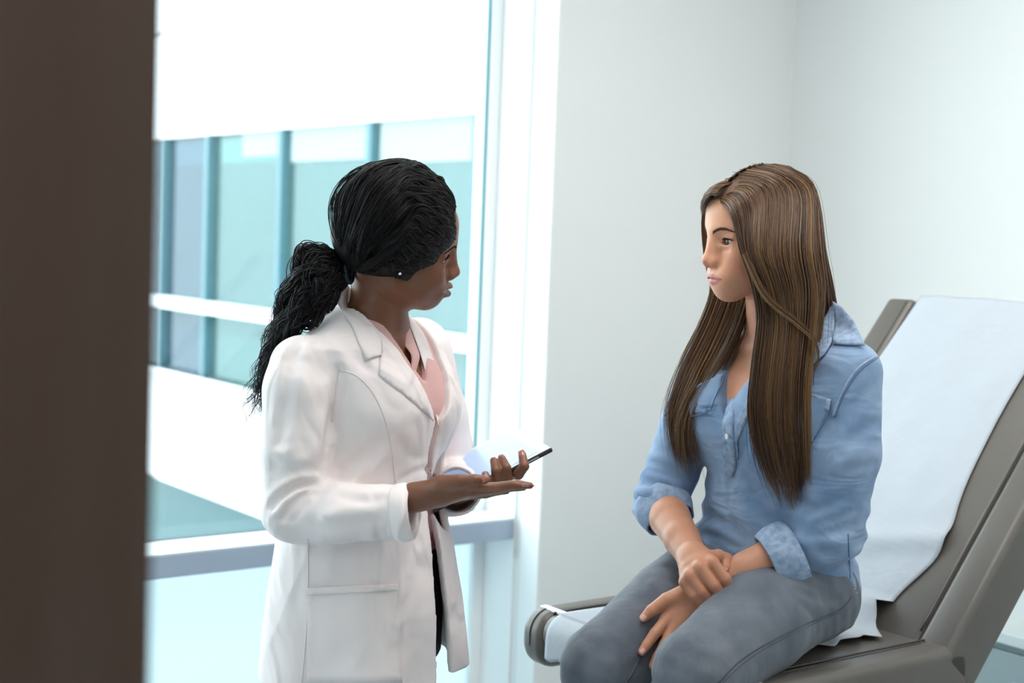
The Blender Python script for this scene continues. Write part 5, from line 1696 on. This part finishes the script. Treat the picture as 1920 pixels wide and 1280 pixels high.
patch(ctr, lap_poly, 6, 0.004, 0.004, 'lapel', M_coat, coat)
cuff_ring('cuff', cRcu + unit(P(640, 964, 2.42) - cRcu) * 0.012, cRcu - P(640, 964, 2.42), np.array([0, 0, 1]), 0.030, 0.0455, M_coat, coat, flare=0.01, thick=0.004, wob=0.0006, seed=3)
cuff_ring('cuff', cLcu + unit(dLel - cLcu) * 0.012, cLcu - dLel, np.array([0, 0, 1]), 0.030, 0.0440, M_coat, coat, flare=0.01, thick=0.004, wob=0.0006, seed=4)
# pocket, seams
patch(ctr, [(577, 1103), (742, 1096), (748, 1180), (752, 1279), (575, 1279)], 11, 0.003, 0.003, 'pocket', M_coat, coat)
patch(ctr, [(577, 1101), (742, 1094), (743, 1107), (577, 1115)], 6, 0.0055, 0.003, 'pocket_band', M_coat, coat)
seam(ctr, [(634, 694), (665, 702), (695, 730), (720, 780), (735, 850), (741, 905)], 0.0013, 'princess_seam', M_coatedge, coat)
seam(ctr, [(741, 1010), (744, 1100), (749, 1200), (756, 1279)], 0.0013, 'princess_seam', M_coatedge, coat, off=0.004)
seam(ctr, [(577, 1010), (578, 1100), (573, 1200), (566, 1279)], 0.0016, 'side_seam', M_coatedge, coat)
seam(ctr, [(634, 694), (628, 740), (622, 790)], 0.0014, 'armhole_seam', M_coatedge, coat)
seam(ctr, [(745, 912), (746, 960), (745, 1010)], 0.0011, 'cuff_hem', M_coatedge, coat)
# far lapel beside the blouse
def far_lap(t, v):
    px = np.interp(t, [0, 0.25, 0.5, 0.75, 1], [757, 772, 790, 808, 822]); py = np.interp(t, [0, 0.25, 0.5, 0.75, 1], [585, 620, 670, 735, 800])
    qx = np.interp(t, [0, 0.25, 0.5, 0.75, 1], [766, 794, 816, 828, 831]); qy = np.interp(t, [0, 0.25, 0.5, 0.75, 1], [590, 622, 680, 740, 800])
    yy = np.interp(t, [0, 0.5, 1], [2.605, 2.575, 2.55])
    return P(px + (qx - px) * v, py + (qy - py) * v, yy + 0.03 * v)
wing(far_lap, 'lapel', M_coat, coat, n=20, m=5)

# --- hair
M_hairD = hair_material('black_hair', 0.45, 0.22)
DC = [(0.004, 0.0035, 0.004), (0.008, 0.007, 0.008), (0.014, 0.012, 0.013)]
DC0 = np.array([-0.014, 0, 0.043]); DR0 = np.array([0.107, 0.090, 0.100])
Un = Field()
Un.ell(DC0, DR0, 0.0)
ua, ub = Un.mesh((-0.15, -0.12, -0.12), (0.13, 0.12, 0.18), 0.004)
utree = bvh_of(d_head + d_sc * ua @ d_M.T, ub)
def cap_dir(px, py):
    h = cast(utree, px, py)
    if h is None: return None
    return unit((d_inv(h[0]) - DC0) / DR0)
def cap_pt(d, off=0.003):
    return d_head + d_sc * (d_M @ (DC0 + DR0 * d * (1 + off / 0.1)))
tie = unit((d_inv(P(668, 508, 2.50)) - DC0) / DR0)
line_px = [(700, 536), (726, 536), (748, 531), (764, 522), (779, 505), (812, 490), (822, 474), (843, 455), (850, 438)]
line_d = [cap_dir(*q) for q in line_px]
line_d = [d for d in line_d if d is not None]
lp = np.array([DC0 + DR0 * d for d in line_d])
wpl = np.linalg.lstsq(np.stack([lp[:, 0], np.abs(lp[:, 1]), lp[:, 2]], 1), np.ones(len(lp)), rcond=None)[0]
wn = np.linalg.norm(wpl)
Cp = Field()
Cp.ell(DC0, DR0, 0.0)
Cp.ell((-0.060, 0, 0.0), (0.050, 0.070, 0.040), 0.03)
Cp.add(lambda X, Y, Z: (1.10 - (wpl[0] * X + wpl[1] * np.abs(Y) + wpl[2] * Z)) / wn, (-0.2, -0.2, -0.2), (0.2, 0.2, 0.2), 0.010, 's')
hw = Waves(41, 8, (60, 120))
a, b = Cp.mesh((-0.15, -0.12, -0.12), (0.13, 0.12, 0.18), 0.0028, 1, lambda X, Y, Z: 0.0025 * hw(X, Y, Z))
build_np('hair', d_head + d_sc * a @ d_M.T, b, M_hairD, doc, attr=np.tile(np.array([0.005, 0.0045, 0.005]), (len(a), 1)))
def slerp(a, b, t):
    w = math.acos(max(-1, min(1, float(a @ b))))
    return (math.sin((1 - t) * w) * a + math.sin(t * w) * b) / math.sin(w)
def azel(az, el):
    az, el = math.radians(az), math.radians(el)
    return np.array([math.cos(el) * math.cos(az), math.cos(el) * math.sin(az), math.sin(el)])
nl = len(line_d)
starts = [(d, azel(-95 + 4 * i, -22 + 58 * i / (nl - 1))) for i, d in enumerate(line_d)]
starts += [(azel(-24, 30), azel(-92, 46)), (azel(-14, 34), azel(-95, 58)), (azel(-4, 37), azel(-100, 70)), (azel(8, 38), azel(-120, 82)), (azel(22, 36), azel(110, 74)), (azel(38, 32), azel(100, 60))]
near = []
for d, mdir in starts:
    g = [unit(slerp(d, mdir, t)) for t in np.linspace(0, 1, 5)] + [unit(slerp(mdir, tie, t)) for t in np.linspace(0.25, 1, 4)]
    near.append([cap_pt(q, 0.0035 + 0.004 * math.sin(i / 8 * math.pi)) for i, q in enumerate(g)])
tail = G([
 [(650, 498, 2.530), (615, 468, 2.530), (572, 475, 2.520), (545, 525, 2.520), (528, 600, 2.545), (508, 670, 2.575), (490, 740, 2.590), (474, 800, 2.60)],
 [(655, 506, 2.520), (618, 490, 2.500), (582, 505, 2.490), (558, 560, 2.500), (534, 620, 2.535), (512, 690, 2.575), (498, 750, 2.59), (490, 795, 2.61)],
 [(655, 512, 2.515), (624, 515, 2.490), (592, 540, 2.480), (566, 585, 2.495), (536, 630, 2.535), (516, 690, 2.575), (503, 750, 2.60), (497, 785, 2.62)],
 [(656, 520, 2.520), (636, 545, 2.500), (612, 572, 2.490), (585, 596, 2.500), (548, 615, 2.535), (520, 645, 2.57), (506, 700, 2.60), (500, 760, 2.62)]])
sh_ = [sheet(near, 1700, 48, 0.003, 90, 0.0028, (0.97, 1.0), wave=0.0035, wl=4, seed=21, cols=DC, r0=0.0011),
       sheet(tail, 800, 48, 0.012, 44, 0.006, (0.6, 1.0), wave=0.0095, wl=5.0, seed=22, cols=DC, r0=0.0011, edge=0.2),
       sheet(tail, 70, 48, 0.018, 16, 0.006, (0.4, 1.0), wave=0.012, wl=5.0, seed=23, cols=DC, r0=0.0008, edge=0.2),
       sheet(near, 60, 48, 0.005, 30, 0.004, (0.6, 1.0), wave=0.004, wl=5, seed=24, cols=DC, r0=0.0005)]
hair_build('hair_strands', sh_, M_hairD, doc)
M_tie = mat('dark_hair_tie', (0.01, 0.02, 0.05), 0.6)
th_ = np.linspace(0, 2 * math.pi, 25)
tc_ = P(654, 511, 2.52); tx = unit(P(690, 500, 2.49) - P(610, 510, 2.51)); ty = unit(np.cross(tx, [0, 0, 1])); tz = np.cross(tx, ty)
V, Fc = tube([tc_ + (ty * math.cos(a) + tz * math.sin(a)) * 0.017 for a in th_], 0.004, 8)
build('hair_tie', V, Fc, M_tie, doc)

# ------------------------------------------------------------------ tablet
M_case = mat('dark_tablet_case', (0.012, 0.014, 0.018), 0.35)
M_bezel = mat('white_tablet_bezel', (0.70, 0.74, 0.73), 0.4)
M_screen = bpy.data.materials.new('lit_tablet_screen')
N, Lk, B = nodes_of(M_screen)
B.inputs['Base Color'].default_value = (0.22, 0.30, 0.44, 1)
B.inputs['Roughness'].default_value = 0.35
B.inputs['Emission Color'].default_value = (0.62, 0.78, 1.0, 1)
B.inputs['Emission Strength'].default_value = 0.40
tab = empty('tablet', TB(0.12, 0.085, -0.009), 'white faced tablet in a dark case held by the person in the lab coat', 'tablet')
box('case', TB, (0.0, 0.0, -0.0095), (0.242, 0.172, -0.0012), M_case, tab, bevel=0.003)
box('bezel', TB, (0.002, 0.002, -0.0012), (0.240, 0.170, 0.0), M_bezel, tab, bevel=0.0005)
box('screen', TB, (0.024, 0.010, 0.0), (0.218, 0.162, 0.0006), M_screen, tab)
box('button', TB, (0.03, -0.0006, -0.0058), (0.055, 0.0, -0.0038), mat('grey_button', (0.5, 0.5, 0.5), 0.3), tab)
